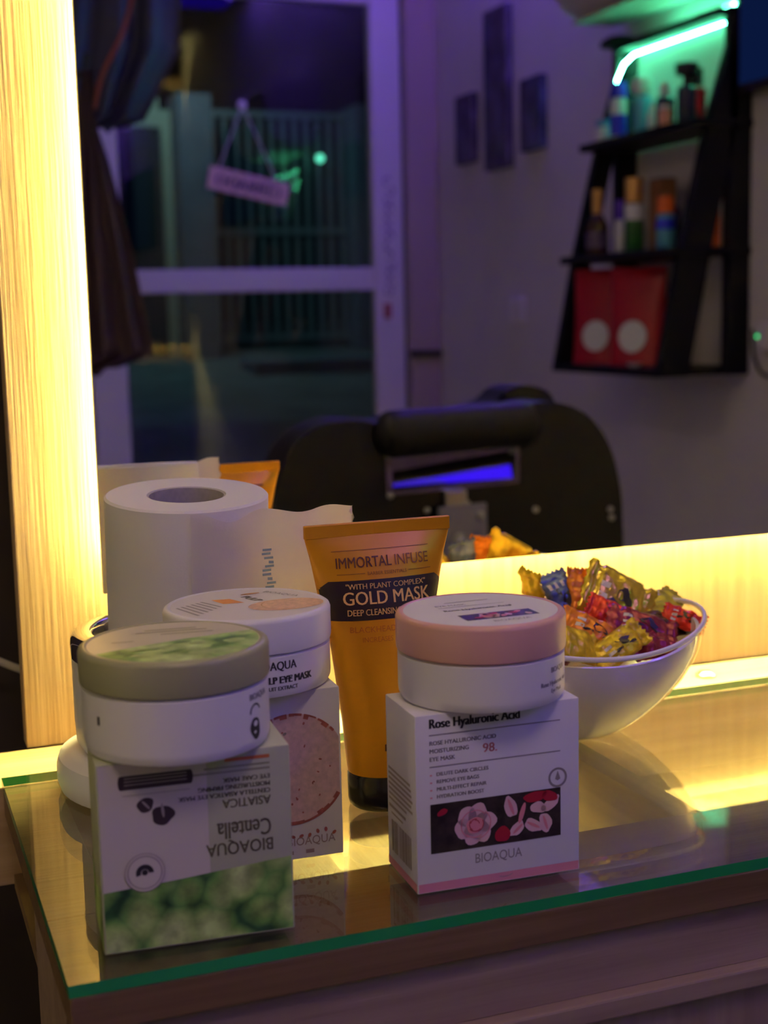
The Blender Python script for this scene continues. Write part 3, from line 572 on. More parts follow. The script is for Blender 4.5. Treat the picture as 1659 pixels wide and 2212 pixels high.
pr = Print(); pr.text('"WITH PLANT COMPLEX"', 0.001, 0.1162, 0.0038, bold=0.00004, align='CENTER', sx=1.0)
pr.text('GOLD MASK', 0.001, 0.1085, 0.0093, bold=0.00012, align='CENTER', sx=0.90); pr.text('DEEP CLEANSING & PURIFYING', 0.0045, 0.1030, 0.0045, bold=0.00005, align='CENTER', sx=0.80); pr.out('lettering', M_gold_ink, tb, tsurf, 0.0006)
pr = Print(); pr.text('IMMORTAL', -0.0250, 0.1268, 0.0076, bold=0.00006, sx=0.78); pr.out('lettering', M_brown_ink, tb, tsurf, 0.0005)
pr = Print(); pr.text('INFUSE', 0.0062, 0.1268, 0.0076, bold=-0.00008, sx=0.80); pr.rect(-0.0265, 0.1352, 0.026, 0.1355, 30, 1); pr.rect(-0.0245, 0.1236, -0.0100, 0.1239, 10, 1); pr.rect(0.0135, 0.1236, 0.0265, 0.1239, 10, 1)
pr.text('BARBER ESSENTIALS', 0.0018, 0.1228, 0.0024, align='CENTER'); pr.out('lettering', mat('light_brown_ink', (0.26, 0.09, 0.01), 0.45), tb, tsurf, 0.0005)
pr = Print(); pr.text('BLACKHEAD REMOVER', 0.002, 0.0945, 0.0042, align='CENTER', sx=1.0); pr.text('INCREASES', -0.006, 0.0896, 0.0036, align='CENTER', sx=0.9); pr.out('lettering', M_rust_ink, tb, tsurf, 0.0004)
pr = Print(); pr.text('IMMORTAL', -0.0045, 0.0330, 0.0052, bold=0.0002, sx=0.6); pr.out('lettering', M_brown_ink, tb, tsurf, 0.0005)
tback = lambda u, v, e: V(-u+SKEW(v), -tsurf(u, v, e).y, v)
pr = Print()
for i in range(22):
    z = 0.132-i*0.0030; a = tprof(z)[0]*0.70; pr.rect(-a, z, a*(0.5+0.5*((i*7) % 5)/4), z+0.0011, 16, 1)
pr.out('small_print', M_brown_ink, tb, tback, 0.0005)

# ------------------------------------------------------------------ paper roll in its holder
RX, RYc = 0.1600, -0.0890
hd = thing('roll_holder', 'round chrome cup on a white disc base holding the tissue roll', 'holder', (RX-0.004, RYc, 0.0002))
obj('base', lathe([(0, 0), (0.066, 0), (0.0695, 0.002), (0.0710, 0.007), (0.0710, 0.014), (0.0695, 0.019), (0.064, 0.022), (0, 0.022)], 72), M_white_pl, hd, smooth=True, auto=40)
obj('cup', lathe([(0.0560, 0.0222), (0.0595, 0.028), (0.0600, 0.040), (0.0600, 0.0800), (0.0475, 0.0800), (0.0475, 0.030), (0.0560, 0.0222)], 80, cap=False), M_white_pl, hd, smooth=True, auto=60)
obj('cup_rim', lathe([(0.0604, 0.0740), (0.0606, 0.0815), (0.0600, 0.0845), (0.0585, 0.0860), (0.0570, 0.0866), (0.0500, 0.0872), (0.0485, 0.0864), (0.0478, 0.0840), (0.0478, 0.0802), (0.0602, 0.0802), (0.0604, 0.0740)], 80, cap=False), M_chrome, hd, smooth=True, auto=60)
obj('spindle', lathe([(0.016, 0.0222), (0.016, 0.0570), (0.0, 0.0572)], 24), M_white_pl, hd, smooth=True, auto=40)
ro = thing('tissue_roll', 'white tissue roll with a loose tail, sitting in the chrome cup', 'tissue roll', (RX, RYc, 0.0600)); ro.rotation_euler = (math.radians(5), 0, 0)
RR, RH, RI = 0.0438, 0.1005, 0.0212
obj('paper', lathe([(RI, 0.001), (RR-0.001, 0), (RR, 0.0012), (RR, RH-0.0012), (RR-0.0012, RH), (RI, RH-0.0004), (RI, 0.001)], 96, cap=False), M_rollside, ro, smooth=True, auto=40)
obj('core', lathe([(RI-0.0012, 0.0015), (RI-0.0001, 0.0015), (RI-0.0001, RH-0.0010), (RI-0.0012, RH-0.0010), (RI-0.0012, 0.0015)], 48, cap=False), M_card, ro, smooth=True, auto=40)
# the tail leaves the front of the roll and sweeps to the right
path = catmull([(-0.008, -0.0446), (0.004, -0.0450), (0.016, -0.0440), (0.028, -0.0450), (0.042, -0.0485), (0.054, -0.0520), (0.065, -0.0560), (0.074, -0.0600)], 8)
bm = bmesh.new(); cols = []; n_ = len(path); rnd = random.Random(2)
for i, (x, y) in enumerate(path):
    s_ = i/(n_-1); top_ = RH-0.0015-0.0045*math.sin(min(1, s_*2.2)*PI)**2*(1 if s_ < .5 else .8)+0.0035*max(0, s_-0.72)/0.28+0.0010*math.sin(s_*17)
    c = []
    for j in range(22):
        v = j/21; z = 0.036+(top_-0.036)*v; wv = 0.0018*s_*math.sin(9*v+5*s_)+0.0022*s_*math.sin(16*s_+2*v)
        xx = x
        if i == n_-1: xx += rnd.uniform(-0.0016, 0.0010)+(0.0012 if j % 2 else -0.0012)
        c.append(bm.verts.new((xx, y+wv, z)))
    cols.append(c)
for A, B in zip(cols, cols[1:]):
    for j in range(21): bm.faces.new((A[j], B[j], B[j+1], A[j+1]))
tl = obj('tail', bm, M_tissue, ro, smooth=True)
def tailmap(u, v, e):
    k = min(n_-2, max(0, int(u*(n_-1)))); f = u*(n_-1)-k; x = path[k][0]*(1-f)+path[k+1][0]*f; y = path[k][1]*(1-f)+path[k+1][1]*f; s_ = u; vv = (v-0.036)/(RH-0.0035-0.036)
    return V(x, y+0.0018*s_*math.sin(9*vv+5*s_)+0.0022*s_*math.sin(16*s_+2*vv)-e, v)
pr = Print(); rnd = random.Random(9)
for i in range(15):
    z = 0.046+i*0.0022; u = 0.475+0.012*math.sin(i*1.3)
    pr.add([(u-0.022, z), (u+0.022, z+0.0005), (u+0.022, z+0.0017), (u-0.022, z+0.0012)], [[0, 1, 2, 3]]) if i % 4 != 3 else pr.add([(u-0.01, z), (u+0.014, z), (u+0.014, z+0.0015), (u-0.01, z+0.0015)], [[0, 1, 2, 3]])
pr.out('blue_print', M_blue_ink, ro, tailmap, 0.0004)

# ------------------------------------------------------------------ candy bowl
KX, KY = 0.3905, -0.1060
AX, AY = 0.0815, 0.0620
bw = thing('candy_bowl', 'oval white bowl in a clear outer shell, heaped with wrapped candies', 'bowl', (KX, KY, 0.0002))
def rimz(a): return 0.0605+0.0125*math.cos(a)**2
def shell(levels, n=80, cap=True, bm=None):
    bm = bm or bmesh.new(); rings = []
    for f, h, off in levels:   # f: share of the rim's radius, h: share of the rim's height
        rings.append([bm.verts.new(((AX*f+off)*math.cos(2*PI*k/n), (AY*f+off)*math.sin(2*PI*k/n), rimz(2*PI*k/n)*h)) for k in range(n)])
    for A, B in zip(rings, rings[1:]):
        for k in range(n): bm.faces.new((A[k], A[(k+1) % n], B[(k+1) % n], B[k]))
    if cap: bm.faces.new(rings[0][::-1]); bm.faces.new(rings[-1])
    return bm
cur = lambda h: 0.30+0.70*math.sin(PI/2*min(1, h))**0.78
outer = [(cur(h)*0.955, h*0.885+0.012, 0) for h in (0.0, 0.03, 0.08, 0.15, 0.25, 0.38, 0.52, 0.66, 0.8, 0.92, 1.0)]
inner = [(f-0.035, h+0.03, 0) for f, h, o in outer[::-1]]
inner[0] = (outer[-1][0]-0.030, outer[-1][1]+0.006, 0)
obj('bowl', shell(outer+inner), M_bowl, bw, smooth=True, auto=50)
cl_o = [(cur(h), h*0.985+0.0, 0.0) for h in (0.0, 0.03, 0.08, 0.15, 0.25, 0.38, 0.52, 0.66, 0.8, 0.92, 1.0)]
obj('clear_shell', shell(cl_o, cap=False), M_clear, bw, smooth=True)
bm = bmesh.new(); tube([((AX*0.992)*math.cos(2*PI*k/90), (AY*0.992)*math.sin(2*PI*k/90), rimz(2*PI*k/90)*0.985) for k in range(90)], 0.0016, 8, bm, closed=True); obj('rim', bm, M_bowl, bw, smooth=True)

def foil(name, col, rough=0.25, metal=0.55): return mat(name, col, rough, metal, noise=0.25, nscale=130, bump=0.5)
FM = {'gold': foil('gold_foil', (0.88, 0.60, 0.05), 0.2, 0.6), 'yellow': foil('yellow_wrapper', (0.80, 0.56, 0.02), 0.3, 0.3), 'red': foil('red_wrapper', (0.75, 0.035, 0.012), 0.3, 0.3), 'orange': foil('orange_wrapper', (0.82, 0.24, 0.015), 0.3, 0.3),
      'plum': foil('plum_wrapper', (0.26, 0.014, 0.045), 0.28, 0.35), 'olive': foil('olive_wrapper', (0.52, 0.44, 0.03), 0.32, 0.3), 'brown': foil('brown_wrapper', (0.10, 0.04, 0.015), 0.3, 0.3), 'blue': foil('blue_white_wrapper', (0.10, 0.14, 0.32), 0.3, 0.3)}
M_wrap_dark = mat('wrapper_dark_print', (0.035, 0.02, 0.015), 0.35); M_wrap_pale = mat('wrapper_pale_print', (0.85, 0.80, 0.62), 0.4)
def candy(i, col, label, pos, yaw, tilt, roll, L=0.040, W=0.022, T=0.011, dark=True):
    t = thing('wrapped_candy', label, 'candy', pos, 0, 'wrapped candies in the bowl'); t.rotation_euler = Matrix.Rotation(yaw, 3, 'Z').__matmul__(Matrix.Rotation(tilt, 3, 'Y')).__matmul__(Matrix.Rotation(roll, 3, 'X')).to_euler()
    rnd = random.Random(i); ph = [rnd.random()*6 for _ in range(4)]
    def sf(u, v, sgn):
        k = max(0.0, 1-(abs(u)/0.70)**3); th = T/2*k**0.6*max(0.0, 1-v*v)**0.55 if abs(u) < 0.70 else 0.0
        cr = 0.0010*math.sin(9*u+ph[0]+3*v)*math.sin(5*v+ph[1])+0.0006*math.sin(23*u+ph[2])*(1 if abs(u) > 0.6 else 0.4)
        e = 0.0011*math.sin(7*u+ph[3])*(1 if abs(u) > 0.7 else 0)
        wd = W/2*(1-0.10*(abs(u) < 0.76)*(abs(u) > 0.62))
        return V(u*L/2, v*wd, sgn*(th+0.00025)+cr+e)
    bm = bmesh.new(); nu, nv = 28, 12; G = {}
    us = [-1+2*a/nu for a in range(nu+1)]
    for sgn in (1, -1):
        for a, u in enumerate(us):
            for b in range(nv+1):
                v = -1+2*b/nv; p = sf(u, v, sgn)
                if a in (0, nu): p.x += (0.0011 if b % 2 else -0.0004)*(1 if u > 0 else -1)
                G[sgn, a, b] = bm.verts.new(p)
        for a in range(nu):
            for b in range(nv):
                q = [G[sgn, a, b], G[sgn, a+1, b], G[sgn, a+1, b+1], G[sgn, a, b+1]]; bm.faces.new(q if sgn > 0 else q[::-1])
    for a in range(nu):
        for b, f in ((0, 1), (nv, 0)):
            q = [G[1, a, b], G[-1, a, b], G[-1, a+1, b], G[1, a+1, b]]; bm.faces.new(q if f else q[::-1])
    for b in range(nv):
        for a in (0, nu): bm.faces.new([G[1, a, b], G[1, a, b+1], G[-1, a, b+1], G[-1, a, b]])
    obj('wrapper', bm, FM[col], t, smooth=True)
    if dark:
        pr = Print(); pr.disc(0.10, 0.1, 0.22, 0.30, 0.6, 16, 0.22, i); pr.disc(-0.22, -0.25, 0.16, 0.10, 0.3, 14, 0.25, i+5); pr.disc(0.36, -0.3, 0.10, 0.14, 1.0, 12, 0.2, i+9)
        pr.out('dark_print', M_wrap_dark, t, lambda u, v, e: sf(u, v, 1)+V(0, 0, e), 0.0003)
        pr = Print()
        for k in range(3): pr.rect(-0.60, -0.7+0.42*k, -0.36, -0.50+0.42*k, 2, 1)
        pr.out('pale_print', M_wrap_pale, t, lambda u, v, e: sf(u, v, 1)+V(0, 0, e), 0.0003)
    return t
D = math.radians
CANDY = [
 ('gold', 'large gold foil candy standing tilted at the top of the heap', (0.4245, -0.096, 0.0765), D(-12), D(30), D(62), 0.048, 0.036, 0.010, True),
 ('red', 'bright red wrapper end poking up in the middle of the heap', (0.4075, -0.1145, 0.0740), D(-30), D(24), D(45), 0.026, 0.018, 0.006, False),
 ('plum', 'long plum red candy lying across the front of the heap', (0.4255, -0.1240, 0.0655), D(-12), D(20), D(48), 0.046, 0.020, 0.009, True),
 ('olive', 'flat olive yellow candy resting on the raised tip of the bowl', (0.4555, -0.0930, 0.0690), D(22), D(-12), D(30), 0.044, 0.020, 0.007, False),
 ('brown', 'dark brown and gold candy under the olive one', (0.4450, -0.1080, 0.0620), D(8), D(6), D(35), 0.040, 0.020, 0.009, True),
 ('orange', 'orange candy leaning at the front between plum and pink jar', (0.3900, -0.1290, 0.0660), D(-25), D(28), D(40), 0.042, 0.022, 0.010, True),
 ('yellow', 'yellow candy with a dark print at the front rim beside the pink jar', (0.3720, -0.1440, 0.0640), D(15), D(20), D(55), 0.036, 0.022, 0.009, False),
 ('yellow', 'yellow candy with a black leaf print at the lowest front rim', (0.3985, -0.1440, 0.0610), D(14), D(-22), D(50), 0.038, 0.018, 0.009, True),
 ('plum', 'plum candy end at the front rim right of the black leaf print', (0.4275, -0.1330, 0.0560), D(10), D(2), D(50), 0.034, 0.018, 0.009, False),
 ('blue', 'blue and white striped wrapper standing behind the pink jar lid', (0.3905, -0.0900, 0.0800), D(-60), D(60), D(30), 0.034, 0.020, 0.008, True),
 ('orange', 'yellow orange wrapper tip beside the striped blue one', (0.4010, -0.0930, 0.0800), D(80), D(-60), D(20), 0.036, 0.016, 0.006, False),
 ('yellow', 'yellow wrapper tip rising behind the pink jar lid', (0.3720, -0.0880, 0.0830), D(40), D(65), D(25), 0.034, 0.018, 0.007, False),
 ('red', 'small red and silver candy near the tip of the bowl', (0.4620, -0.1120, 0.0640), D(-35), D(20), D(40), 0.026, 0.015, 0.007, True),
 ('orange', 'orange candy behind the large gold foil one', (0.4420, -0.0800, 0.0640), D(10), D(-10), D(20), 0.038, 0.022, 0.009, False),
 ('yellow', 'bright yellow candy at the back of the heap facing the mirror', (0.3900, -0.0640, 0.0690), D(8), D(0), D(-40), 0.046, 0.020, 0.010, False),
 ('red', 'red candy at the back of the heap facing the mirror', (0.3520, -0.0680, 0.0660), D(-20), D(20), D(-50), 0.036, 0.020, 0.009, False),
 ('gold', 'gold candy at the hidden end of the bowl behind the pink jar', (0.3450, -0.1100, 0.0640), D(30), D(10), D(10), 0.040, 0.022, 0.010, False),
 ('brown', 'brown candy sunk in the middle of the bowl', (0.4000, -0.1070, 0.0520), D(0), D(0), D(5), 0.044, 0.024, 0.012, False),
 ('plum', 'plum candy sunk at the bottom of the bowl', (0.3700, -0.1150, 0.0500), D(50), D(0), D(5), 0.042, 0.022, 0.012, False),
 ('olive', 'olive candy sunk in the bowl under the orange one', (0.4250, -0.1000, 0.0480), D(-40), D(5), D(5), 0.042, 0.022, 0.012, False),
]
for i, (c, lb, p, a, b, r, L_, W_, T_, dk) in enumerate(CANDY): candy(i, c, lb, p, a, b, r, L_, W_, T_, dk)

# ------------------------------------------------------------------ barber chair (its back faces the mirror)
CY = RY(0.90)
ch = thing('barber_chair', 'black barber chair with rounded backrest, seen from behind in the mirror', 'chair', (0.75, CY, FLOOR))
Z0 = -FLOOR
def P2(pts): return [(x-0.75, z+Z0) for x, z in pts]
out = catmull(P2([(0.515, -0.36), (0.493, -0.20), (0.488, -0.06), (0.497, 0.03), (0.522, 0.085), (0.563, 0.110), (0.612, 0.114), (0.645, 0.108), (0.70, 0.112), (0.80, 0.116), (0.850, 0.122), (0.900, 0.126), (0.950, 0.108), (0.985, 0.068), (1.003, 0.010), (1.008, -0.06), (1.003, -0.20), (0.980, -0.36)]), 5)
hole = P2([(0.650, 0.014), (0.648, 0.070), (0.842, 0.076), (0.840, 0.020)])
place = lambda u, v, t_: V(u, t_-0.06*(v-Z0)*0.6, v)
bm = prism(out, [hole], 0.0, -0.085, place)
bm.normal_update(); es = [e for e in bm.edges if len(e.link_faces) == 2 and e.calc_face_angle(0) > 0.6]
bmesh.ops.bevel(bm, geom=es, offset=0.022, segments=4, profile=0.5, affect='EDGES', clamp_overlap=True)
obj('backrest', bm, M_vinyl, ch, smooth=True, auto=50)
obj('back_cushion', prism(catmull(P2([(0.55, -0.34), (0.54, -0.05), (0.58, 0.08), (0.70, 0.105), (0.84, 0.118), (0.880, 0.140), (0.920, 0.143), (0.955, 0.118), (0.965, 0.02), (0.95, -0.34)]), 5), [], -0.10, -0.17, lambda u, v, t_: V(u, t_-0.06*(v-Z0)*0.6, v)), M_vinyl, ch, smooth=True, auto=40)
bm = bmesh.new(); rr = []
for i in range(25):
    s_ = i/24; x = -0.118+s_*0.232; k = min(1, s_/0.06, (1-s_)/0.06)
    rr.append(((x, 0.012, Z0+0.094+0.006*s_), 0.012+0.020*math.sqrt(max(0, k))))
tube([p for p, r in rr], [r for p, r in rr], 24, bm); obj('head_roll', bm, M_vinyl, ch, smooth=True, auto=60)
# chrome-lined slot through the backrest
A = P2([(0.656, 0.0185), (0.654, 0.0665), (0.838, 0.0715), (0.836, 0.0235)]); bm = bmesh.new(); rings = []
for q, ys in ((P2([(0.648, 0.0120), (0.646, 0.0722), (0.8445, 0.0780), (0.8425, 0.0175)]), (0.004,)*4), (A, (0.005,)*4), (A, (-0.035, -0.055, -0.024, -0.004))):
    rings.append([bm.verts.new((u, y, v)) for (u, v), y in zip(q, ys)])
for a, b in zip(rings, rings[1:]):
    for k in range(4): bm.faces.new((a[k], a[(k+1) % 4], b[(k+1) % 4], b[k]))
obj('chrome_frame', bm, M_chrome, ch); bm = bmesh.new(); bm.faces.new([bm.verts.new((u, y+0.0005, v)) for (u, v), y in zip(A, (-0.035, -0.055, -0.024, -0.004))])
bmesh.ops.subdivide_edges(bm, edges=bm.edges[:], cuts=1); obj('slot_plate', bm, mat('worn_chrome', (0.85, 0.85, 0.88), 0.05, 1.0), ch)
obj('neck_bar', box(-0.022, 0.010, 0.004, 0.014, Z0-0.03, Z0+0.014, bev=0.002), M_steel, ch)
pl = obj('bracket_plate', box(-0.036, 0.038, 0.010, 0.017, Z0-0.105, Z0-0.006, bev=0.0015), M_plate, ch, rot=(0, 0, D(-6)))
bolt = lambda r: lathe([(r, 0), (r, 0.002), (r*0.8, r*0.6), (r*0.4, r*0.85), (0, r*0.9)], 16)
for x, z, r in ((0.026, -0.022, 0.0065), (-0.006, -0.054, 0.0105)): obj('bolt', bolt(r), M_steel, pl, smooth=True, loc=(x, 0.017, Z0+z), rot=(-PI/2, 0, 0))
for x, z in ((0.118, -0.022), (-0.045, -0.012), (0.014, -0.006), (-0.098, 0.012), (0.236, -0.030), (0.238, -0.042)): obj('screw', bolt(0.0042), M_steel, ch, smooth=True, loc=(x, 0.003, Z0+z), rot=(-PI/2, 0, 0))
obj('seat', box(-0.25, 0.25, -0.62, -0.12, 0.44, 0.56, bev=0.03, seg=3), M_vinyl, ch, smooth=True, auto=40)
for sx in (-1, 1):
    ar = obj('armrest', box(sx*0.30-0.035, sx*0.30+0.035, -0.56, -0.16, 0.68, 0.73, bev=0.018, seg=3), M_vinyl, ch, smooth=True, auto=40)
    obj('arm_bracket', tube([(sx*0.27, -0.20, 0.50), (sx*0.30, -0.22, 0.68)], 0.014, 10), M_chrome, ch); obj('arm_bracket', tube([(sx*0.27, -0.50, 0.50), (sx*0.30, -0.50, 0.68)], 0.014, 10), M_chrome, ch)
obj('pedestal', lathe([(0.045, 0.05), (0.045, 0.28), (0.07, 0.30), (0.07, 0.43)], 28), M_chrome, ch, smooth=True, auto=40, loc=(0, -0.36, 0))
obj('round_base', lathe([(0, 0), (0.29, 0), (0.30, 0.01), (0.28, 0.03), (0.10, 0.05), (0, 0.05)], 48), M_chrome, ch, smooth=True, auto=40, loc=(0, -0.36, 0))
obj('footrest', box(-0.18, 0.18, -0.86, -0.82, 0.12, 0.26, bev=0.01), M_chrome, ch); 
for sx in (-1, 1): obj('footrest_arm', tube([(sx*0.14, -0.60, 0.46), (sx*0.14, -0.84, 0.19)], 0.012, 8), M_chrome, ch)

# ------------------------------------------------------------------ right wall, seen in the mirror
def pic(label, v0, v1, z0, z1, m):
    t = thing('canvas_print', label, 'picture', (WX, RY((v0+v1)/2), (z0+z1)/2), 0, 'canvas prints on the right wall'); h = (v1-v0)/2; k = (z1-z0)/2
    obj('canvas', box(-0.025, -0.0005, -h, h, -k, k, bev=0.002), m, t)
    pr = Print(); pr.rect(-h*0.9, -k*0.95, -h*0.35, k*0.9, 1, 6); pr.rect(h*0.15, -k*0.95, h*0.4, k*0.7, 1, 6); pr.out('print', M_canvas2 if m is M_canvas else M_canvas, t, lambda u, v, e: V(-0.0252-e, u, v))
pic('short dark canvas print nearest the glass door', 3.24, 3.37, 0.715, 0.925, M_canvas)
pic('tall dark canvas print between two short ones', 2.99, 3.15, 0.675, 1.14, M_canvas)
pic('short dark canvas print nearest the wall shelf', 2.775, 2.905, 0.705, 0.905, M_canvas2)
t = thing('light_switch', 'white wall switch plate below the canvas prints', 'switch', (WX, RY(2.972), 0.253))
obj('plate', box(-0.008, -0.0002, -0.05, 0.05, -0.037, 0.037, bev=0.003), mat('switch_plate', (0.82, 0.78, 0.80), 0.35), t); obj('rocker', box(-0.011, -0.008, -0.018, 0.018, -0.022, 0.022, bev=0.001), M_frame, t)
# air conditioner
t = thing('air_conditioner', 'white wall air conditioner above the black shelf', 'air conditioner', (WX, RY(2.085), 0.95))
bm = prism([(-0.0005, 0.0), (-0.12, -0.005), (-0.19, 0.03), (-0.22, 0.09), (-0.22, 0.22), (-0.19, 0.27), (-0.0005, 0.28)], [], -0.265, 0.265, lambda u, v, q: V(u, q, v))
bmesh.ops.bevel(bm, geom=[e for e in bm.edges], offset=0.012, segments=2, affect='EDGES', clamp_overlap=True); obj('body', bm, M_frame, t, smooth=True, auto=40)
obj('louver', box(-0.17, -0.06, -0.23, 0.23, -0.010, -0.004), M_jamb, t)
# television
t = thing('television', 'dark wall television at the near end of the right wall', 'tv', (WX, RY(1.24), 0.70))
obj('casing', box(-0.05, -0.002, -0.56, 0.30, 0, 0.50, bev=0.004), M_black_gl, t); obj('screen', box(-0.052, -0.0502, -0.545, 0.285, 0.02, 0.485), emis('tv_screen', (0.01, 0.03, 0.16), 0.30), t)
# ladder shelf
SY0, SY1 = 1.82, 2.30
sh = thing('ladder_shelf', 'black slanted wall shelf with three open tiers holding grooming products', 'shelf', (WX, RY((SY0+SY1)/2), 0.10))
PF = [(-0.030, 0.80), (-0.115, 0.53), (-0.180, 0.26), (-0.232, 0.0)]
hy = (SY1-SY0)/2
for sg in (-1, 1):
    y0, y1 = (sg*hy-0.012, sg*hy+0.012)
    obj('wall_post', box(-0.060, -0.001, y0, y1, 0.0, 0.79, bev=0.003), M_shelf, sh)
    fr = [(u, v) for u, v in PF]; bk = [(min(-0.02, u+(0.075 if sg > 0 else 0.048)), v) for u, v in PF][::-1]
    obj('front_post', prism(fr+bk, [], y0, y1, lambda u, v, q: V(u, q, v)), M_shelf, sh)
for z, dp, oh in ((0.0, 0.232, 0.0), (0.262, 0.205, 0.03), (0.535, 0.150, 0.03), (0.772, 0.075, 0.0)):
    obj('board', box(-dp, -0.002, -hy-oh+0.012, hy+oh-0.012, z, z+0.018, bev=0.002), M_shelf, sh)
obj('top_cap', lathe([(0, 0), (0.05, 0), (0.048, 0.012), (0.03, 0.022), (0, 0.024)], 24), M_shelf, sh, loc=(-0.055, -hy+0.02, 0.787), smooth=True)
bm = bmesh.new(); tube([(-0.022, hy-0.02, 0.768), (-0.022, -hy+0.03, 0.768), (-0.045, -hy+0.018, 0.745), (-0.075, -hy+0.016, 0.68)], 0.0015, 8, bm); obj('led_strip', bm, M_led_green, sh)
bm = bmesh.new(); tube([(-0.035, hy-0.01, 0.796), (-0.035, -0.06, 0.796)], 0.0022, 8, bm); obj('led_strip', bm, M_led_green, sh)
def bottle(name, label, cat, v, x, z, prof, m, capprof, mc, band=None, mb=None, n=28, square=False, group='products on the black shelf'):
    t = thing(name, label, cat, (x, RY(v), z+0.0004), 0, group)
    obj('body', lathe(prof, n), m, t, smooth=True, auto=40)
    if capprof: obj('cap', lathe(capprof, n), mc, t, smooth=True, auto=40)
    if band:
        z0, z1, r = band; obj('label', lathe([(r, z0), (r+0.0004, z0), (r+0.0004, z1), (r, z1), (r, z0)], n, cap=False), mb, t, smooth=True, auto=40)
    return t
def cyl_(r, h): return [(0, 0), (r*0.9, 0), (r, 0.003), (r, h-0.006), (r*0.75, h), (0, h)]
Mb = lambda n, c, r=0.3: mat(n, c, r)
blue, cyan, navy, orange, gold_, amber = Mb('royal_blue_plastic', (0.01, 0.02, 0.75)), Mb('sky_blue_plastic', (0.10, 0.38, 0.62)), Mb('navy_plastic', (0.012, 0.015, 0.06)), Mb('orange_plastic', (0.80, 0.15, 0.02)), mat('brass_cap', (0.80, 0.45, 0.14), 0.3, 0.6), Mb('dark_amber_glass', (0.05, 0.018, 0.01), 0.12)
red_ = Mb('cherry_red', (0.55, 0.01, 0.02)); pale = Mb('pale_plastic', (0.78, 0.80, 0.80)); bronze = Mb('bronze_plastic', (0.30, 0.13, 0.05)); green_ = Mb('bottle_green', (0.02, 0.12, 0.03))
S1, S2, S0 = 0.10+0.553, 0.10+0.280, 0.10+0.018
bottle('spray_bottle', 'white bottle with blue cap on the top tier', 'bottle', 2.185, WX-0.115, S1, cyl_(0.020, 0.095), pale, [(0.020, 0.095), (0.021, 0.10), (0.018, 0.130), (0, 0.132)], blue, (0.006, 0.055, 0.020), blue)
bottle('pump_bottle', 'pale bottle with round white top on the top tier', 'bottle', 2.110, WX-0.095, S1, cyl_(0.022, 0.088), cyan, [(0.010, 0.088), (0.022, 0.096), (0.026, 0.112), (0.020, 0.130), (0, 0.136)], pale)
bottle('cream_jar', 'short pale jar at the far end of the top tier', 'jar', 2.240, WX-0.125, S1, cyl_(0.018, 0.035), pale, [(0.018, 0.035), (0.018, 0.05), (0, 0.051)], cyan)
bottle('small_bottle', 'small clear bottle standing in the middle of the top tier', 'bottle', 2.045, WX-0.105, S1, cyl_(0.014, 0.045), pale, [(0.008, 0.045), (0.008, 0.06), (0, 0.061)], pale)
bottle('cologne_bottle', 'dark bottle with pale stopper on the top tier', 'bottle', 1.985, WX-0.11, S1, cyl_(0.022, 0.068), navy, [(0.009, 0.068), (0.013, 0.075), (0.012, 0.098), (0, 0.10)], pale)
bottle('small_tin', 'small pinkish tin in front on the top tier', 'tin', 1.945, WX-0.135, S1, cyl_(0.015, 0.035), Mb('salmon_tin', (0.80, 0.38, 0.26)), [(0.0155, 0.035), (0.0155, 0.043), (0, 0.044)], pale)
bottle('wide_bottle', 'dark red bottle at the near end of the top tier', 'bottle', 1.905, WX-0.085, S1, cyl_(0.026, 0.078), red_, [(0.012, 0.078), (0.018, 0.084), (0.018, 0.118), (0, 0.12)], M_black)
bottle('trigger_bottle', 'black trigger bottle at the near end of the top tier', 'bottle', 1.875, WX-0.125, S1, cyl_(0.021, 0.075), navy, [(0.008, 0.075), (0.008, 0.095), (0.024, 0.10), (0.026, 0.122), (0, 0.125)], M_black)
bottle('aftershave_bottle', 'dark bottle with tall brass cap at the far end of the middle tier', 'bottle', 2.235, WX-0.145, S2, [(0, 0), (0.026, 0), (0.028, 0.006), (0.026, 0.075), (0.012, 0.100), (0, 0.10)], amber, [(0.012, 0.1), (0.013, 0.105), (0.0125, 0.158), (0, 0.16)], gold_, (0.018, 0.055, 0.0275), Mb('dull_violet_label', (0.10, 0.06, 0.16)))
bottle('spray_can', 'tall can with gold top in the middle of the middle tier', 'can', 2.085, WX-0.13, S2, cyl_(0.023, 0.115), green_, [(0.021, 0.115), (0.022, 0.12), (0.022, 0.172), (0, 0.174)], gold_, (0.075, 0.112, 0.023), pale)
bottle('violet_bottle', 'slim violet and white bottle beside the gold topped can', 'bottle', 2.140, WX-0.135, S2, cyl_(0.014, 0.080), pale, [(0.010, 0.08), (0.013, 0.085), (0.013, 0.125), (0, 0.127)], Mb('violet_cap', (0.10, 0.03, 0.60)))
bottle('pomade_bottle', 'dark blue bottle behind on the middle tier', 'bottle', 2.000, WX-0.09, S2, cyl_(0.028, 0.10), navy, [(0.012, 0.1), (0.015, 0.105), (0.015, 0.125), (0, 0.126)], M_black)
bottle('shampoo_bottle', 'sky blue bottle with orange cap on the middle tier', 'bottle', 1.940, WX-0.135, S2, cyl_(0.022, 0.080), cyan, [(0.019, 0.08), (0.0205, 0.085), (0.019, 0.118), (0, 0.12)], orange, (0.045, 0.068, 0.022), blue)
t = thing('gift_box', 'orange carton standing at the near end of the middle tier', 'box', (WX-0.085, RY(1.825+0.03), S2+0.0004), 0, 'products on the black shelf'); obj('carton', box(-0.022, 0.022, -0.022, 0.022, 0, 0.118, bev=0.001), orange, t); obj('flap', box(-0.020, 0.020, -0.020, 0.020, 0.118, 0.121), bronze, t)
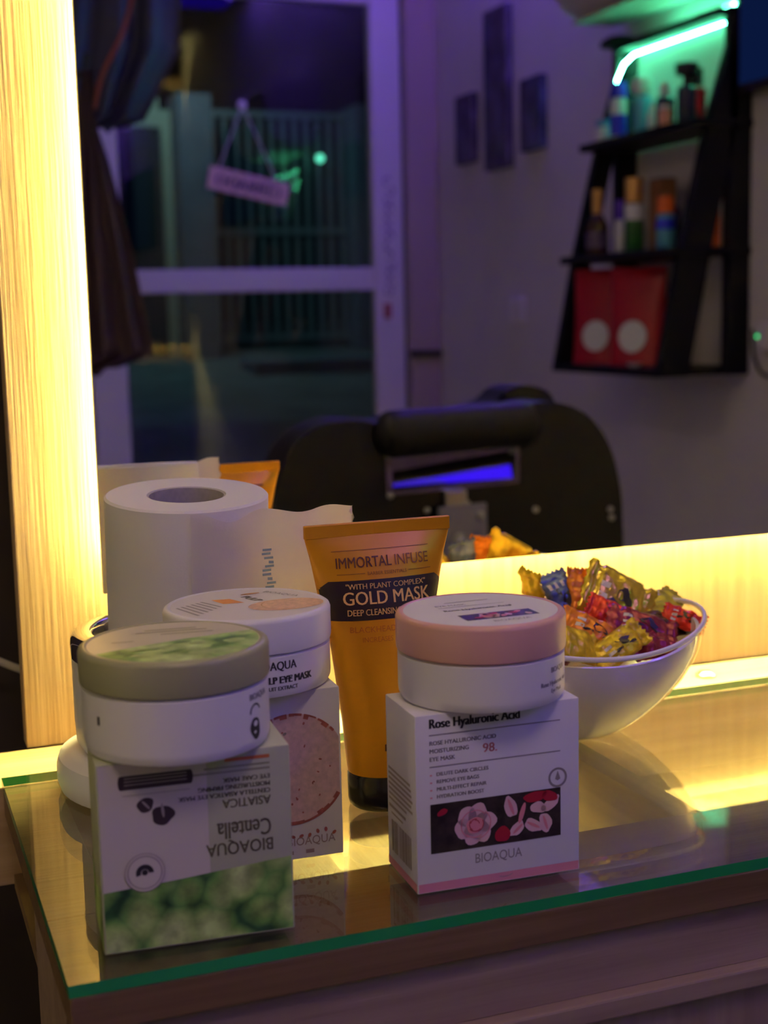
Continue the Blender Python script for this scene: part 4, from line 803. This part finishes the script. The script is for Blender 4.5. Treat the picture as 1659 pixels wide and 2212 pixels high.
t = thing('brown_box', 'dark brown carton standing behind the gold topped can', 'box', (WX-0.075, RY(2.050), S2+0.0004), 0, 'products on the black shelf'); obj('carton', box(-0.02, 0.02, -0.028, 0.028, 0, 0.165, bev=0.001), bronze, t); obj('flap', box(-0.018, 0.018, -0.026, 0.026, 0.165, 0.168), M_black, t)
def bag(label, v, x, hgt, wdt, mred):
    t = thing('red_pouch', label, 'pouch', (x, RY(v), S0+0.0004), D(-30), 'red pouches on the lowest tier'); bm = bmesh.new(); rings = []; n = 24
    for i in range(15):
        s_ = i/14; z = hgt*s_; a = wdt/2*(1-0.06*math.sin(PI*s_)); b = 0.032*(1-s_)**0.55+0.0015
        rings.append([bm.verts.new((b*math.copysign(abs(math.cos(2*PI*k/n))**0.8, math.cos(2*PI*k/n)), a*math.copysign(abs(math.sin(2*PI*k/n))**0.5, math.sin(2*PI*k/n)), z)) for k in range(n)])
    for A, B in zip(rings, rings[1:]):
        for k in range(n): bm.faces.new((A[k], A[(k+1) % n], B[(k+1) % n], B[k]))
    bm.faces.new(rings[0][::-1]); bm.faces.new(rings[-1]); obj('pouch', bm, mred, t, smooth=True, auto=60)
    pr = Print(); pr.disc(0, hgt*0.30, 0.037, 0.037, n=32)
    pr.out('round_label', pale, t, lambda u, v, e: V(-(0.032*(1-v/hgt)**0.55+0.0020)-e-0.001, u, v)); obj('seal', box(-0.002, 0.002, -wdt/2*0.96, wdt/2*0.96, hgt-0.022, hgt+0.001), mred, t)
Mred = mat('red_foil_pouch', (0.42, 0.006, 0.02), 0.3, 0.1)
bag('red pouch with round white label at the far end of the lowest tier', 2.205, WX-0.150, 0.228, 0.150, Mred)
bag('red pouch with round white label second from the far end', 2.040, WX-0.145, 0.226, 0.150, Mred)
bottle('white_dish', 'small white dish before the second red pouch', 'dish', 1.965, WX-0.200, S0, [(0, 0), (0.010, 0), (0.018, 0.008), (0.0165, 0.008), (0.009, 0.002), (0, 0.002)], pale, None, None)
bottle('tiny_jar', 'tiny pale jar at the near end of the lowest tier', 'jar', 1.885, WX-0.150, S0, cyl_(0.010, 0.016), pale, [(0.0105, 0.016), (0.0105, 0.022), (0, 0.023)], pale)
t = thing('power_lead', 'dark lead hanging on the wall below the television', 'cable', (WX, RY(1.80), 0.17)); obj('lead', tube(catmull([(-0.006, 0.01, 0.03), (-0.008, 0.02, -0.03), (-0.008, 0.06, -0.07), (-0.006, 0.14, -0.06), (-0.006, 0.16, 0.02)], 6), 0.0035, 8), M_black, t)
t = thing('pilot_light', 'tiny green pilot light on the wall plug below the television', 'plug', (WX, RY(1.725), 0.185)); obj('casing', box(-0.03, -0.0005, -0.02, 0.02, -0.03, 0.03, bev=0.004), M_frame, t); obj('led', lathe([(0, 0), (0.004, 0), (0.003, 0.003), (0, 0.004)], 10), emis('pilot_led', (0.05, 1, 0.3), 1.5), t, loc=(-0.030, -0.012, 0.0), rot=(0, -PI/2, 0))

# ------------------------------------------------------------------ capes on a coat stand by the door
cs = thing('coat_stand', 'dark coat stand carrying the barber capes', 'coat stand', (0.30, RY(2.30), FLOOR))
obj('pole', lathe([(0.014, 0.0), (0.014, 2.20), (0, 2.22)], 16), M_black, cs, smooth=True, auto=40); obj('base', lathe([(0, 0), (0.19, 0), (0.19, 0.012), (0.04, 0.03), (0, 0.03)], 32), M_black, cs, smooth=True, auto=40)
obj('hook', tube([(0, 0, 1.62), (0.10, 0.02, 1.60), (0.19, 0.05, 1.62), (0.20, 0.05, 1.66)], 0.008, 8), M_black, cs); obj('hook', tube([(0, 0, 2.14), (0.10, -0.05, 2.12), (0.34, -0.10, 2.14), (0.35, -0.10, 2.18)], 0.008, 8), M_black, cs)
def drape(name, label, cat, loc, rows, m, folds, depth):
    """rows: (z, left, right) from top to bottom"""
    t = thing(name, label, cat, loc); bm = bmesh.new(); g = []; n = 60
    for j in range(41):
        s_ = j/40*(len(rows)-1); k = min(len(rows)-2, int(s_)); f = s_-k; z, a, b = [rows[k][q]*(1-f)+rows[k+1][q]*f for q in range(3)]; am = depth*(0.25+0.75*j/40)
        g.append([bm.verts.new((a+(b-a)*i/n, am*math.sin(folds*2*PI*i/n)+0.4*am*math.sin(folds*3.3*PI*i/n+j*0.05), z+0.012*math.sin(i*0.35)*(j == 40))) for i in range(n+1)])
    for A, B in zip(g, g[1:]):
        for i in range(n): bm.faces.new((A[i], A[i+1], B[i+1], B[i]))
    obj('cloth', bm, m, t, smooth=True); return t
t = drape('barber_cape', 'plum barber cape hanging in folds in front of the glass door', 'cape', (0.48, RY(2.20), 0.60), [(0.17, 0.0, 0.02), (0.06, -0.03, 0.022), (-0.02, -0.06, 0.045), (-0.20, -0.12, 0.085), (-0.425, -0.16, 0.122), (-0.455, -0.17, 0.03)], M_cape, 5, 0.016)
obj('neck_strap', tube(catmull([(0.02, 0, 0.09), (0.04, 0.0, 0.16), (0.09, 0.0, 0.255), (0.12, 0.0, 0.36)], 6), 0.005, 8), mat('red_strap', (0.22, 0.03, 0.02), 0.6), t)
drape('barber_cape', 'navy barber cape hanging higher up beside the door', 'cape', (0.55, RY(2.42), 1.28), [(0.02, -0.05, 0.08), (-0.15, -0.12, 0.20), (-0.42, -0.16, 0.19), (-0.58, -0.14, 0.10), (-0.60, -0.12, 0.04)], M_cape2, 4, 0.02)
